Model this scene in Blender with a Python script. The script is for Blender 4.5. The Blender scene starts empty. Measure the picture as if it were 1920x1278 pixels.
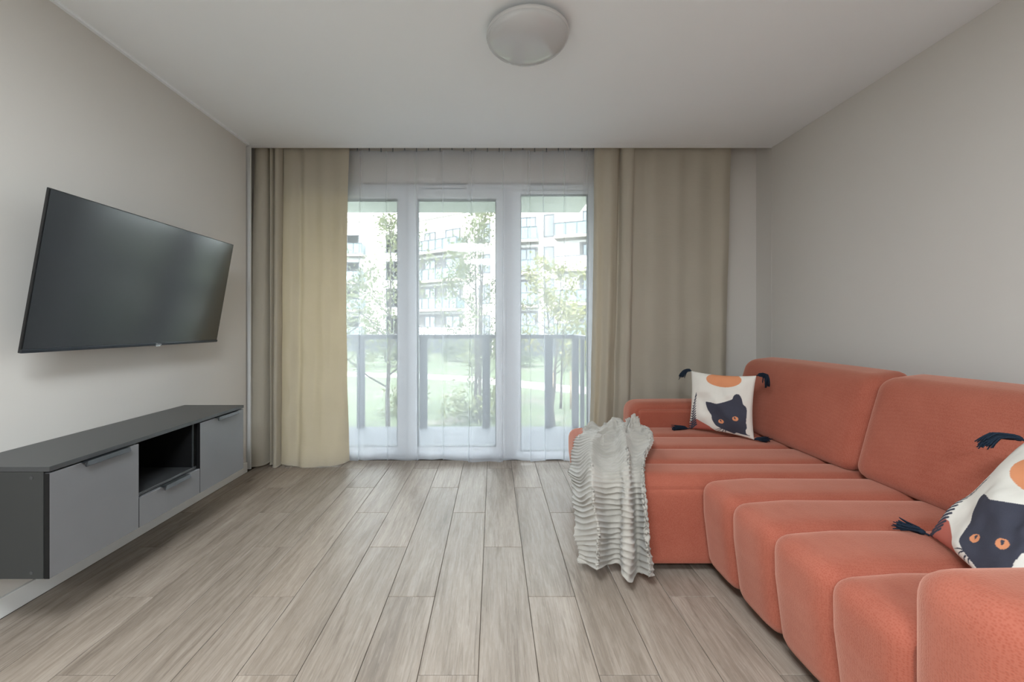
import bpy, bmesh, math, random
import numpy as np
from mathutils import Vector, Matrix, Euler

random.seed(7)
rng = np.random.default_rng(7)
SC = bpy.context.scene
COL = SC.collection
PI = math.pi

# ------------------------------------------------------------------ camera
CAM_H = 1.157
cam_d = bpy.data.cameras.new('camera')
cam_d.sensor_width = 36.0
cam_d.lens = 790.0 / 1920.0 * 36.0
cam_d.shift_x = 35.0 / 1920.0
cam_d.shift_y = -29.0 / 1920.0
cam_d.clip_start = 0.05
cam_d.clip_end = 400
cam = bpy.data.objects.new('camera', cam_d)
cam.location = (0, 0, CAM_H)
cam.rotation_euler = (PI / 2, 0, 0)
COL.objects.link(cam)
SC.camera = cam

# ------------------------------------------------------------------ world, sun, fill lights, exposure
W = bpy.data.worlds.new('sky')
SC.world = W
W.use_nodes = True
bg = W.node_tree.nodes['Background']
bg.inputs['Color'].default_value = (0.88, 0.94, 1.0, 1)
bg.inputs['Strength'].default_value = 10.5

sun_d = bpy.data.lights.new('sun', 'SUN')
sun_d.energy = 11.5
sun_d.angle = math.radians(1.0)
sun_d.color = (1.0, 0.98, 0.96)
sun = bpy.data.objects.new('sun', sun_d)
sun.rotation_euler = Euler((math.radians(44), 0, math.radians(-28)))
COL.objects.link(sun)

# sky portal: guides sampling of the sky through the balcony window, emits nothing itself
por_d = bpy.data.lights.new('window_portal', 'AREA')
por_d.shape = 'RECTANGLE'
por_d.size = 2.75
por_d.size_y = 2.35
por_d.cycles.is_portal = True
por = bpy.data.objects.new('window_portal', por_d)
por.location = (-0.47, 3.80, 1.18)
por.rotation_euler = (-PI / 2, 0, 0)
COL.objects.link(por)

# added fill lights, unseen behind the camera, brightening the interior
for i, (lx, ly, e) in enumerate(((-0.45, -0.2, 74.0), (-0.2, -1.9, 66.0))):
    ld = bpy.data.lights.new('fill_light', 'AREA')
    ld.shape = 'DISK'
    ld.size = 0.9
    ld.energy = e
    ld.color = (0.86, 0.94, 1.0)
    lo = bpy.data.objects.new('fill_light', ld)
    lo.location = (lx, ly, 2.56)
    COL.objects.link(lo)

vs = SC.view_settings
vs.view_transform = 'Standard'
vs.look = 'None'
vs.gamma = 1.0
vs.use_curve_mapping = False
vs.exposure = 0.42


# ------------------------------------------------------------------ helpers
def lin(c):
    out = []
    for v in c:
        v = v / 255.0
        out.append(v / 12.92 if v <= 0.04045 else ((v + 0.055) / 1.055) ** 2.4)
    return tuple(out) + (1.0,)


class NT:
    """tiny node helper"""
    def __init__(self, name):
        self.m = bpy.data.materials.new(name)
        self.m.use_nodes = True
        self.t = self.m.node_tree
        self.b = self.t.nodes['Principled BSDF']
        self.o = self.t.nodes['Material Output']

    def n(self, typ, **kw):
        nd = self.t.nodes.new(typ)
        for k, v in kw.items():
            if k.startswith('i_'):
                nd.inputs[k[2:].replace('_', ' ')].default_value = v
            else:
                setattr(nd, k, v)
        return nd

    def l(self, a, b):
        self.t.links.new(a, b)

    def coord(self, kind='Object', scale=(1, 1, 1), loc=(0, 0, 0), rot=(0, 0, 0)):
        tc = self.n('ShaderNodeTexCoord')
        mp = self.n('ShaderNodeMapping')
        mp.inputs['Scale'].default_value = scale
        mp.inputs['Location'].default_value = loc
        mp.inputs['Rotation'].default_value = rot
        self.l(tc.outputs[kind], mp.inputs['Vector'])
        return mp.outputs['Vector']

    def noise(self, vec, scale=5, detail=4, rough=0.5, dist=0.0):
        nd = self.n('ShaderNodeTexNoise')
        nd.inputs['Scale'].default_value = scale
        nd.inputs['Detail'].default_value = detail
        nd.inputs['Roughness'].default_value = rough
        nd.inputs['Distortion'].default_value = dist
        self.l(vec, nd.inputs['Vector'])
        return nd.outputs['Fac']

    def ramp(self, fac, stops):
        nd = self.n('ShaderNodeValToRGB')
        el = nd.color_ramp.elements
        while len(el) < len(stops):
            el.new(0.5)
        for e, (p, c) in zip(el, stops):
            e.position = p
            e.color = c
        self.l(fac, nd.inputs['Fac'])
        return nd.outputs['Color']

    def math(self, op, a, b=None):
        nd = self.n('ShaderNodeMath', operation=op)
        for i, v in enumerate((a, b)):
            if v is None:
                continue
            if isinstance(v, (int, float)):
                nd.inputs[i].default_value = v
            else:
                self.l(v, nd.inputs[i])
        return nd.outputs[0]

    def mix(self, fac, a, b, blend='MIX'):
        nd = self.n('ShaderNodeMix', data_type='RGBA', blend_type=blend)
        for sock, v in ((nd.inputs[0], fac), (nd.inputs[6], a), (nd.inputs[7], b)):
            if isinstance(v, (int, float, tuple)):
                sock.default_value = v
            else:
                self.l(v, sock)
        return nd.outputs[2]

    def bump(self, h, strength=0.3, dist=0.01):
        nd = self.n('ShaderNodeBump')
        nd.inputs['Strength'].default_value = strength
        nd.inputs['Distance'].default_value = dist
        self.l(h, nd.inputs['Height'])
        self.l(nd.outputs['Normal'], self.b.inputs['Normal'])
        return nd

    def base(self, c):
        s = self.b.inputs['Base Color']
        if isinstance(c, tuple):
            s.default_value = c
        else:
            self.l(c, s)

    def set(self, **kw):
        for k, v in kw.items():
            self.b.inputs[k.replace('_', ' ')].default_value = v


def simple(name, rgb, rough=0.5, spec=0.5, metal=0.0, vary=0.04, scale=6.0, bump=0.0, bscale=200.0, coat=0.0):
    g = NT(name)
    v = g.coord('Object')
    f = g.noise(v, scale, 3)
    c = lin(rgb)
    a = tuple(x * (1 - vary) for x in c[:3]) + (1,)
    b = tuple(min(1, x * (1 + vary)) for x in c[:3]) + (1,)
    g.base(g.ramp(f, [(0.3, a), (0.7, b)]))
    g.set(Roughness=rough, Metallic=metal)
    g.b.inputs['Specular IOR Level'].default_value = spec
    if coat:
        g.b.inputs['Coat Weight'].default_value = coat
        g.b.inputs['Coat Roughness'].default_value = 0.03
    if bump:
        g.bump(g.noise(v, bscale, 2), bump, 0.002)
    return g.m


def tag(o, label=None, cat=None, group=None, kind=None):
    if label:
        o['label'] = label
    if cat:
        o['category'] = cat
    if group:
        o['group'] = group
    if kind:
        o['kind'] = kind
    return o


def mesh(name, verts, faces, smooth=False):
    me = bpy.data.meshes.new(name)
    me.from_pydata([tuple(map(float, v)) for v in verts], [], [tuple(int(i) for i in f) for f in faces])
    me.update()
    if smooth:
        me.polygons.foreach_set('use_smooth', np.ones(len(me.polygons), dtype=bool))
    return me


def obj(name, me, mat, parent=None, loc=(0, 0, 0), rot=(0, 0, 0)):
    o = bpy.data.objects.new(name, me)
    if mat is not None and len(me.materials) == 0:
        me.materials.append(mat)
    COL.objects.link(o)
    o.location = loc
    o.rotation_euler = rot
    if parent is not None:
        o.parent = parent
    return o


def empty(name, loc=(0, 0, 0), rot=(0, 0, 0)):
    o = bpy.data.objects.new(name, None)
    o.empty_display_size = 0.1
    COL.objects.link(o)
    o.location = loc
    o.rotation_euler = rot
    return o


class MB:
    """collects primitives into one mesh"""
    def __init__(self):
        self.v = []
        self.f = []

    def add(self, vs, fs):
        k = len(self.v)
        self.v += [tuple(map(float, p)) for p in vs]
        self.f += [tuple(int(i) + k for i in f) for f in fs]
        return self

    def box(self, x0, x1, y0, y1, z0, z1, M=None):
        vs = [(x, y, z) for x in (x0, x1) for y in (y0, y1) for z in (z0, z1)]
        if M is not None:
            vs = [tuple(M @ Vector(p)) for p in vs]
        fs = [(0, 1, 3, 2), (4, 6, 7, 5), (0, 4, 5, 1), (2, 3, 7, 6), (0, 2, 6, 4), (1, 5, 7, 3)]
        return self.add(vs, fs)

    def tube(self, pts, rad, n=8, cap=True):
        pts = [Vector(p) for p in pts]
        if not hasattr(rad, '__len__'):
            rad = [rad] * len(pts)
        rings = []
        up = Vector((0.123, 0.2, 1)).normalized()
        for i, p in enumerate(pts):
            d = (pts[min(i + 1, len(pts) - 1)] - pts[max(i - 1, 0)])
            if d.length < 1e-9:
                d = Vector((0, 0, 1))
            d.normalize()
            a = d.cross(up)
            if a.length < 1e-3:
                a = d.cross(Vector((1, 0, 0)))
            a.normalize()
            b = d.cross(a)
            rings.append([p + (a * math.cos(2 * PI * k / n) + b * math.sin(2 * PI * k / n)) * rad[i] for k in range(n)])
        vs = [q for r in rings for q in r]
        fs = []
        for i in range(len(pts) - 1):
            for k in range(n):
                k2 = (k + 1) % n
                fs.append((i * n + k, i * n + k2, (i + 1) * n + k2, (i + 1) * n + k))
        if cap:
            fs.append(tuple(range(n - 1, -1, -1)))
            fs.append(tuple((len(pts) - 1) * n + k for k in range(n)))
        return self.add(vs, fs)

    def build(self, name, mat, parent=None, smooth=False, loc=(0, 0, 0), rot=(0, 0, 0), bevel=0.0, seg=2):
        me = mesh(name, self.v, self.f, smooth)
        if bevel:
            bm = bmesh.new()
            bm.from_mesh(me)
            bmesh.ops.bevel(bm, geom=list(bm.edges), offset=bevel, segments=seg, affect='EDGES', profile=0.5)
            bm.to_mesh(me)
            bm.free()
            if smooth:
                me.polygons.foreach_set('use_smooth', np.ones(len(me.polygons), dtype=bool))
        return obj(name, me, mat, parent, loc, rot)


def boxo(name, x0, x1, y0, y1, z0, z1, mat, parent=None, bevel=0.0, seg=2):
    """box object with its origin at its own base centre; parents are assumed unrotated"""
    cx, cy = (x0 + x1) / 2, (y0 + y1) / 2
    pl = Vector((0, 0, 0)) if parent is None else parent.location
    mb = MB().box(x0 - cx, x1 - cx, y0 - cy, y1 - cy, 0, z1 - z0)
    return mb.build(name, mat, parent, loc=(cx - pl.x, cy - pl.y, z0 - pl.z), bevel=bevel, seg=seg)


def grid_faces(n, m, close_n=False, close_m=False):
    i = np.arange(n if close_n else n - 1)
    j = np.arange(m if close_m else m - 1)
    I, J = np.meshgrid(i, j, indexing='ij')
    I2 = (I + 1) % n
    J2 = (J + 1) % m
    return np.stack([I * m + J, I2 * m + J, I2 * m + J2, I * m + J2], -1).reshape(-1, 4)


def round_poly(pts, seg=7):
    """closed 2D polygon [(a,b,r)] -> list of points with rounded corners"""
    out = []
    n = len(pts)
    for i in range(n):
        p = Vector(pts[i][:2])
        r = pts[i][2]
        a = Vector(pts[i - 1][:2])
        b = Vector(pts[(i + 1) % n][:2])
        if r <= 0:
            out.append(tuple(p))
            continue
        da = (a - p).normalized()
        db = (b - p).normalized()
        ang = da.angle(db)
        t = min(r / math.tan(ang / 2), (a - p).length * 0.49, (b - p).length * 0.49)
        s, e = p + da * t, p + db * t
        for k in range(seg + 1):
            q = k / seg
            # quadratic Bezier gives a soft upholstered corner
            out.append(tuple((1 - q) ** 2 * s + 2 * q * (1 - q) * p + q * q * e))
    return out


def resample(pts, n):
    P = np.array(pts + [pts[0]], dtype=float)
    d = np.r_[0, np.cumsum(np.linalg.norm(np.diff(P, axis=0), axis=1))]
    t = np.linspace(0, d[-1], n, endpoint=False)
    return np.stack([np.interp(t, d, P[:, 0]), np.interp(t, d, P[:, 1])], 1)


def sweep_roll(path, y0, y1, e0=0.03, e1=0.03, n=90, m=15, p=4.0):
    """closed XZ outline swept along Y, pulled in towards both ends like stuffed upholstery"""
    P = resample(path, n)
    d = np.roll(P, -1, 0) - np.roll(P, 1, 0)
    d /= np.linalg.norm(d, axis=1)[:, None]
    N = np.stack([d[:, 1], -d[:, 0]], 1)
    c = P.mean(0)
    if (N * (P - c)).sum() < 0:
        N = -N
    s = -np.cos(np.linspace(0, PI, m))
    V = []
    for k in s:
        e = e0 if k < 0 else e1
        off = -e * abs(k) ** p
        Q = P + N * off
        y = y0 + (y1 - y0) * (k + 1) / 2
        V.append(np.stack([Q[:, 0], np.full(n, y), Q[:, 1]], 1))
    V = np.concatenate(V)
    F = [tuple(f) for f in grid_faces(m, n, close_m=True)]
    F.append(tuple(range(n)))
    F.append(tuple((m - 1) * n + k for k in range(n - 1, -1, -1)))
    return V, F


def soft_box(corners, half, r, puff=(0, 0, 0), n=12):
    """rounded, puffed box: unit cube surface -> rounded box of half sizes -> trilinear map to 8 corners.
    corners[(sx,sy,sz)] with s in (-1,1)"""
    bm = bmesh.new()
    bmesh.ops.create_cube(bm, size=2.0)
    bmesh.ops.subdivide_edges(bm, edges=list(bm.edges), cuts=n, use_grid_fill=True)
    h = np.array(half)
    inner = np.maximum(h - r, 1e-4)
    for v in bm.verts:
        p = np.array(v.co)
        # denser sampling toward the edges
        p = np.sign(p) * (1 - (1 - np.abs(p)) ** 1.6)
        q = p * h
        c = np.clip(q, -inner, inner)
        d = q - c
        L = np.linalg.norm(d)
        if L > 1e-9:
            q = c + d / L * r * min(1.0, L / r) if L < r else c + d / L * r
        u = q / h
        f = [(1 - u[1] ** 2) * (1 - u[2] ** 2), (1 - u[0] ** 2) * (1 - u[2] ** 2), (1 - u[0] ** 2) * (1 - u[1] ** 2)]
        u = u + np.array([puff[k] * max(0, f[k]) * u[k] for k in range(3)])
        pos = np.zeros(3)
        for sx in (-1, 1):
            for sy in (-1, 1):
                for sz in (-1, 1):
                    w = (1 + sx * u[0]) * (1 + sy * u[1]) * (1 + sz * u[2]) / 8
                    pos += w * np.array(corners[(sx, sy, sz)])
        v.co = pos
    me = bpy.data.meshes.new('soft')
    bmesh.ops.recalc_face_normals(bm, faces=list(bm.faces))
    bm.to_mesh(me)
    bm.free()
    me.polygons.foreach_set('use_smooth', np.ones(len(me.polygons), dtype=bool))
    return me


def cr(P, t):
    """Catmull-Rom through points P (k,dim) at params t in [0,k-1]"""
    P = np.asarray(P, dtype=float)
    k = len(P)
    t = np.clip(np.asarray(t, dtype=float), 0, k - 1 - 1e-9)
    i = t.astype(int)
    f = (t - i)[:, None]
    p0 = P[np.maximum(i - 1, 0)]
    p1 = P[i]
    p2 = P[np.minimum(i + 1, k - 1)]
    p3 = P[np.minimum(i + 2, k - 1)]
    return 0.5 * (2 * p1 + (p2 - p0) * f + (2 * p0 - 5 * p1 + 4 * p2 - p3) * f ** 2 + (3 * p1 - p0 - 3 * p2 + p3) * f ** 3)


# ------------------------------------------------------------------ materials
def wall_mat(name, rgb):
    g = NT(name)
    v = g.coord('Object')
    c = lin(rgb)
    f = g.noise(v, 1.2, 3)
    g.base(g.ramp(f, [(0.35, tuple(x * 0.985 for x in c[:3]) + (1,)), (0.65, c)]))
    g.set(Roughness=0.85)
    g.b.inputs['Specular IOR Level'].default_value = 0.25
    g.bump(g.noise(v, 320, 3, 0.6), 0.08, 0.001)
    return g.m


M = {}
M['wall'] = wall_mat('beige_wall_paint', (213, 209, 203))
M['ceil'] = wall_mat('ceiling_paint', (243, 246, 248))
M['white'] = simple('white_lacquer', (226, 226, 224), 0.45, 0.4, vary=0.01)
M['pvc'] = simple('white_window_pvc', (228, 232, 236), 0.35, 0.45, vary=0.01)
M['gasket'] = simple('grey_rubber', (120, 124, 126), 0.6, 0.3)
M['cab_top'] = simple('anthracite_laminate', (60, 61, 62), 0.35, 0.5, vary=0.03, bump=0.03)
M['cab_front'] = simple('anthracite_front', (112, 112, 114), 0.34, 0.5, vary=0.03, bump=0.03)
M['cab_dark'] = simple('black_laminate', (52, 53, 52), 0.55, 0.35, vary=0.03)
M['cab_inner'] = simple('black_interior', (9, 9, 10), 0.6, 0.3)
M['handle'] = simple('dark_metal_handle', (40, 43, 46), 0.35, 0.5, metal=0.2)
M['tv_black'] = simple('tv_plastic', (16, 17, 18), 0.35, 0.5)
M['tv_bar'] = simple('tv_bottom_bar', (46, 50, 56), 0.28, 0.5, metal=0.5)
M['logo'] = simple('silver_logo', (205, 208, 212), 0.3, 0.5, metal=0.5)
M['steel'] = simple('black_steel', (30, 30, 31), 0.5, 0.4, metal=0.5)
M['lamp_glass'] = simple('opal_glass', (196, 197, 198), 0.06, 0.6, vary=0.005)
M['lamp_rim'] = simple('lamp_rim_plastic', (205, 205, 205), 0.3, 0.5, vary=0.005)
M['navy_yarn'] = simple('navy_yarn', (30, 42, 56), 0.85, 0.2, vary=0.25, scale=400)
M['track'] = simple('curtain_track', (225, 225, 225), 0.4, 0.4)
M['hook'] = simple('curtain_hook', (120, 124, 128), 0.4, 0.4)
M['rail'] = simple('grey_balcony_steel', (44, 47, 54), 0.5, 0.4, metal=0.0)
M['slab'] = simple('balcony_concrete', (56, 59, 64), 0.7, 0.3, vary=0.05, scale=20)
M['soffit'] = simple('balcony_soffit_render', (176, 182, 174), 0.8, 0.3, vary=0.02)
M['render_white'] = simple('white_house_render', (172, 170, 166), 0.85, 0.2, vary=0.02)
M['render_cream'] = simple('cream_slab_edge', (128, 122, 112), 0.8, 0.2, vary=0.04)
M['house_frame'] = simple('dark_window_frame', (48, 51, 55), 0.5, 0.4)
M['house_glass'] = simple('house_window_glass', (76, 88, 96), 0.08, 0.7, vary=0.15, scale=0.4)
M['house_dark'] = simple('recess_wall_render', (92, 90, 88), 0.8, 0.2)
M['garage'] = simple('dark_plinth', (44, 47, 50), 0.8, 0.2, vary=0.2, scale=0.6)
M['balc_glass'] = simple('frosted_balcony_glass', (76, 94, 98), 0.25, 0.5, vary=0.05)
M['banner'] = simple('white_privacy_sheet', (232, 232, 230), 0.8, 0.2, vary=0.03)
M['bark'] = simple('young_tree_bark', (52, 49, 44), 0.9, 0.2, vary=0.2, scale=12)
M['path'] = simple('pale_path_paving', (112, 112, 108), 0.9, 0.2, vary=0.04)
M['soil'] = simple('bare_soil', (80, 72, 62), 0.95, 0.1, vary=0.12, scale=3)
M['stake'] = simple('wooden_stake', (110, 96, 78), 0.8, 0.2, vary=0.1)


def m_glass():
    g = NT('window_glass')
    tr = g.n('ShaderNodeBsdfTransparent')
    tr.inputs['Color'].default_value = (0.95, 0.97, 0.96, 1)
    gl = g.n('ShaderNodeBsdfGlossy')
    gl.inputs['Roughness'].default_value = 0.02
    lw = g.n('ShaderNodeFresnel')
    lw.inputs['IOR'].default_value = 1.45
    mx = g.n('ShaderNodeMixShader')
    g.l(lw.outputs[0], mx.inputs[0])
    g.l(tr.outputs[0], mx.inputs[1])
    g.l(gl.outputs[0], mx.inputs[2])
    g.l(mx.outputs[0], g.o.inputs['Surface'])
    return g.m


def m_sheer():
    g = NT('white_voile')
    v = g.coord('UV', (1, 1, 1))
    tr = g.n('ShaderNodeBsdfTransparent')
    tr.inputs['Color'].default_value = (1, 1, 1, 1)
    df = g.n('ShaderNodeBsdfDiffuse')
    df.inputs['Color'].default_value = (0.86, 0.90, 0.96, 1)
    tl = g.n('ShaderNodeBsdfTranslucent')
    tl.inputs['Color'].default_value = (0.86, 0.90, 0.96, 1)
    a = g.n('ShaderNodeMixShader')
    a.inputs[0].default_value = 0.62
    g.l(df.outputs[0], a.inputs[1])
    g.l(tl.outputs[0], a.inputs[2])
    # denser when seen at a grazing angle, as woven voile is
    lw = g.n('ShaderNodeLayerWeight')
    lw.inputs['Blend'].default_value = 0.35
    f = g.math('MULTIPLY_ADD', lw.outputs['Facing'], 0.20)
    f.node.inputs[2].default_value = 0.32
    # cross weave
    w = g.noise(g.coord('UV', (30, 400, 1)), 3.0, 2)
    f2 = g.math('ADD', f, g.math('MULTIPLY', g.math('SUBTRACT', w, 0.5), 0.08))
    mx = g.n('ShaderNodeMixShader')
    g.l(f2, mx.inputs[0])
    g.l(tr.outputs[0], mx.inputs[1])
    g.l(a.outputs[0], mx.inputs[2])
    g.l(mx.outputs[0], g.o.inputs['Surface'])
    return g.m


def m_curtain():
    g = NT('taupe_velvet_curtain')
    uv = g.coord('UV', (1, 1, 1))
    n1 = g.noise(g.coord('UV', (1, 1, 1)), 2.2, 4)
    n2 = g.noise(g.coord('UV', (2, 7, 1)), 2.4, 5, 0.62, 1.2)
    c = g.ramp(n1, [(0.3, lin((186, 179, 164))), (0.7, lin((194, 187, 172)))])
    g.base(c)
    g.set(Roughness=0.75)
    g.b.inputs['Specular IOR Level'].default_value = 0.2
    g.b.inputs['Sheen Weight'].default_value = 0.25
    g.b.inputs['Sheen Roughness'].default_value = 0.4
    h = g.math('ADD', g.math('MULTIPLY', n2, 0.8), g.math('MULTIPLY', g.noise(uv, 500, 2), 0.1))
    g.bump(h, 0.35, 0.012)
    tl = g.n('ShaderNodeBsdfTranslucent')
    tl.inputs['Color'].default_value = lin((196, 172, 126))
    mx = g.n('ShaderNodeMixShader')
    mx.inputs[0].default_value = 0.22
    g.l(g.b.outputs[0], mx.inputs[1])
    g.l(tl.outputs[0], mx.inputs[2])
    g.l(mx.outputs[0], g.o.inputs['Surface'])
    return g.m


def m_sofa():
    g = NT('terracotta_corduroy_weave')
    v = g.coord('Object')
    big = g.noise(v, 5, 4, 0.6)
    c = g.ramp(big, [(0.25, lin((146, 72, 54))), (0.75, lin((162, 88, 69)))])
    vo = g.n('ShaderNodeTexVoronoi', feature='F1')
    vo.inputs['Scale'].default_value = 190
    vo.inputs['Randomness'].default_value = 0.55
    g.l(v, vo.inputs['Vector'])
    h = g.ramp(vo.outputs['Distance'], [(0.15, (0, 0, 0, 1)), (0.6, (1, 1, 1, 1))])
    c2 = g.mix(g.math('MULTIPLY', h, 0.30), c, lin((186, 116, 97)))
    g.base(c2)
    g.set(Roughness=0.82)
    g.b.inputs['Specular IOR Level'].default_value = 0.2
    g.b.inputs['Sheen Weight'].default_value = 0.65
    g.b.inputs['Sheen Roughness'].default_value = 0.45
    g.b.inputs['Sheen Tint'].default_value = lin((240, 190, 170))
    hh = g.math('ADD', g.math('MULTIPLY', h, 0.22), g.math('MULTIPLY', g.noise(v, 14, 4), 0.5))
    g.bump(hh, 0.35, 0.006)
    return g.m


def m_plank():
    g = NT('oak_look_plank')
    oi = g.n('ShaderNodeObjectInfo')
    tc = g.n('ShaderNodeTexCoord')
    off = g.n('ShaderNodeVectorMath', operation='SCALE')
    cx = g.n('ShaderNodeCombineXYZ')
    g.l(oi.outputs['Random'], cx.inputs[0])
    g.l(oi.outputs['Random'], cx.inputs[1])
    g.l(oi.outputs['Random'], cx.inputs[2])
    g.l(cx.outputs[0], off.inputs[0])
    off.inputs['Scale'].default_value = 137.0
    add = g.n('ShaderNodeVectorMath', operation='ADD')
    g.l(tc.outputs['Object'], add.inputs[0])
    g.l(off.outputs[0], add.inputs[1])

    def mp(s):
        m_ = g.n('ShaderNodeMapping')
        m_.inputs['Scale'].default_value = s
        g.l(add.outputs[0], m_.inputs['Vector'])
        return m_.outputs[0]
    broad = g.noise(mp((7, 0.9, 1)), 1.6, 4, 0.55, 0.8)
    fine = g.noise(mp((60, 2.2, 1)), 3.0, 6, 0.72, 0.6)
    # cathedral grain: distorted bands along the board
    w = g.n('ShaderNodeTexWave', wave_type='BANDS', bands_direction='X')
    w.inputs['Scale'].default_value = 3.2
    w.inputs['Distortion'].default_value = 16.0
    w.inputs['Detail'].default_value = 5
    w.inputs['Detail Scale'].default_value = 1.3
    w.inputs['Detail Roughness'].default_value = 0.62
    g.l(mp((2.6, 0.55, 1)), w.inputs['Vector'])
    base = g.ramp(broad, [(0.22, lin((116, 103, 90))), (0.42, lin((150, 135, 120))), (0.60, lin((166, 151, 136))), (0.82, lin((176, 163, 150)))])
    c = g.mix(g.math('MULTIPLY', g.ramp(fine, [(0.38, (0, 0, 0, 1)), (0.70, (1, 1, 1, 1))]), 0.55), base, lin((112, 99, 87)))
    streak = g.ramp(g.noise(mp((22, 0.9, 1)), 2.2, 4, 0.6, 1.0), [(0.54, (0, 0, 0, 1)), (0.72, (1, 1, 1, 1))])
    c = g.mix(g.math('MULTIPLY', streak, 0.55), c, lin((100, 86, 73)))
    lime = g.ramp(g.noise(mp((130, 4.5, 1)), 2.0, 4, 0.7, 0.8), [(0.58, (0, 0, 0, 1)), (0.70, (1, 1, 1, 1))])
    c = g.mix(g.math('MULTIPLY', lime, 0.35), c, lin((196, 184, 171)))
    wl = g.ramp(w.outputs['Fac'], [(0.45, (0, 0, 0, 1)), (0.9, (1, 1, 1, 1))])
    c = g.mix(g.math('MULTIPLY', wl, 0.12), c, lin((192, 178, 164)))
    # knots and cracks: rare dark spots stretched along the board
    vo = g.n('ShaderNodeTexVoronoi', feature='F1')
    vo.inputs['Scale'].default_value = 1.0
    g.l(mp((5.0, 1.6, 1)), vo.inputs['Vector'])
    kn = g.ramp(vo.outputs['Distance'], [(0.0, (1, 1, 1, 1)), (0.055, (0.55, 0.55, 0.55, 1)), (0.11, (0, 0, 0, 1))])
    rare = g.ramp(g.noise(mp((2, 0.7, 1)), 1.3, 1), [(0.50, (0, 0, 0, 1)), (0.56, (1, 1, 1, 1))])
    c = g.mix(g.math('MULTIPLY', g.math('MULTIPLY', kn, rare), 0.8), c, lin((70, 62, 55)))
    # tone per board
    hv = g.n('ShaderNodeHueSaturation')
    hv.inputs['Saturation'].default_value = 0.92
    val = g.math('MULTIPLY_ADD', oi.outputs['Random'], 0.16)
    val.node.inputs[2].default_value = 0.92
    g.l(val, hv.inputs['Value'])
    g.l(c, hv.inputs['Color'])
    g.l(hv.outputs['Color'], g.b.inputs['Base Color'])
    rr = g.math('MULTIPLY_ADD', fine, 0.12)
    rr.node.inputs[2].default_value = 0.40
    g.l(rr, g.b.inputs['Roughness'])
    g.b.inputs['Specular IOR Level'].default_value = 0.36
    g.bump(g.math('ADD', fine, g.math('MULTIPLY', w.outputs['Fac'], 0.3)), 0.06, 0.0015)
    return g.m


def m_screen():
    g = NT('tv_screen_glass')
    v = g.coord('Object')
    g.base(g.ramp(g.noise(v, 2, 1), [(0, lin((14, 15, 17))), (1, lin((18, 19, 21)))]))
    g.set(Roughness=0.17)
    g.b.inputs['Specular IOR Level'].default_value = 0.9
    return g.m


def m_blanket():
    g = NT('ribbed_plush')
    v = g.coord('Object')
    f = g.noise(v, 9, 4)
    fine = g.noise(v, 420, 3, 0.7)
    c = g.ramp(f, [(0.3, lin((172, 167, 158))), (0.7, lin((190, 185, 177)))])
    g.base(g.mix(g.math('MULTIPLY', fine, 0.25), c, lin((140, 133, 123))))
    g.set(Roughness=0.95)
    g.b.inputs['Specular IOR Level'].default_value = 0.1
    g.b.inputs['Sheen Weight'].default_value = 0.3
    g.bump(fine, 0.5, 0.003)
    return g.m


def m_print():
    g = NT('printed_linen')
    at = g.n('ShaderNodeVertexColor', layer_name='print')
    v = g.coord('Object')
    wv = g.noise(v, 520, 2)
    c = g.mix(g.math('MULTIPLY', wv, 0.10), at.outputs['Color'], lin((150, 146, 140)))
    g.base(c)
    g.set(Roughness=0.9)
    g.b.inputs['Specular IOR Level'].default_value = 0.15
    h = g.math('ADD', g.math('MULTIPLY', wv, 0.1), g.noise(v, 14, 3))
    g.bump(h, 0.25, 0.008)
    return g.m


def m_leaf(name, a, b):
    g = NT(name)
    v = g.coord('Object')
    c = g.ramp(g.noise(v, 1.7, 3), [(0.3, lin(a)), (0.7, lin(b))])
    g.base(c)
    g.set(Roughness=0.6)
    tl = g.n('ShaderNodeBsdfTranslucent')
    g.l(c, tl.inputs['Color'])
    mx = g.n('ShaderNodeMixShader')
    mx.inputs[0].default_value = 0.45
    g.l(g.b.outputs[0], mx.inputs[1])
    g.l(tl.outputs[0], mx.inputs[2])
    g.l(mx.outputs[0], g.o.inputs['Surface'])
    return g.m


def m_lawn():
    g = NT('lawn')
    v = g.coord('Object')
    f = g.noise(v, 0.55, 6, 0.65)
    f2 = g.noise(v, 9, 3)
    c = g.ramp(f, [(0.32, lin((84, 78, 73))), (0.47, lin((62, 69, 54))), (0.7, lin((72, 79, 60)))])
    g.base(g.mix(g.math('MULTIPLY', f2, 0.4), c, lin((46, 55, 38))))
    g.set(Roughness=0.95)
    g.b.inputs['Specular IOR Level'].default_value = 0.1
    return g.m


M['glass'] = m_glass()
M['sheer'] = m_sheer()
M['curtain'] = m_curtain()
M['sofa'] = m_sofa()
M['plank'] = m_plank()
M['screen'] = m_screen()
M['blanket'] = m_blanket()
M['print'] = m_print()
M['leaf_a'] = m_leaf('fresh_leaves', (70, 77, 50), (94, 99, 64))
M['leaf_b'] = m_leaf('yellow_green_leaves', (88, 92, 50), (112, 110, 66))
M['leaf_c'] = m_leaf('dark_shrub_leaves', (48, 56, 42), (66, 74, 54))
M['lawn'] = m_lawn()

# ------------------------------------------------------------------ the room
XL, XR = -1.955, 2.26
ZC = 2.60
YB = -3.2           # wall behind the camera
YE = 3.425          # front edge of the lowered ceiling
YW = 3.62           # window wall


def S(o):
    o['kind'] = 'structure'
    return o


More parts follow.
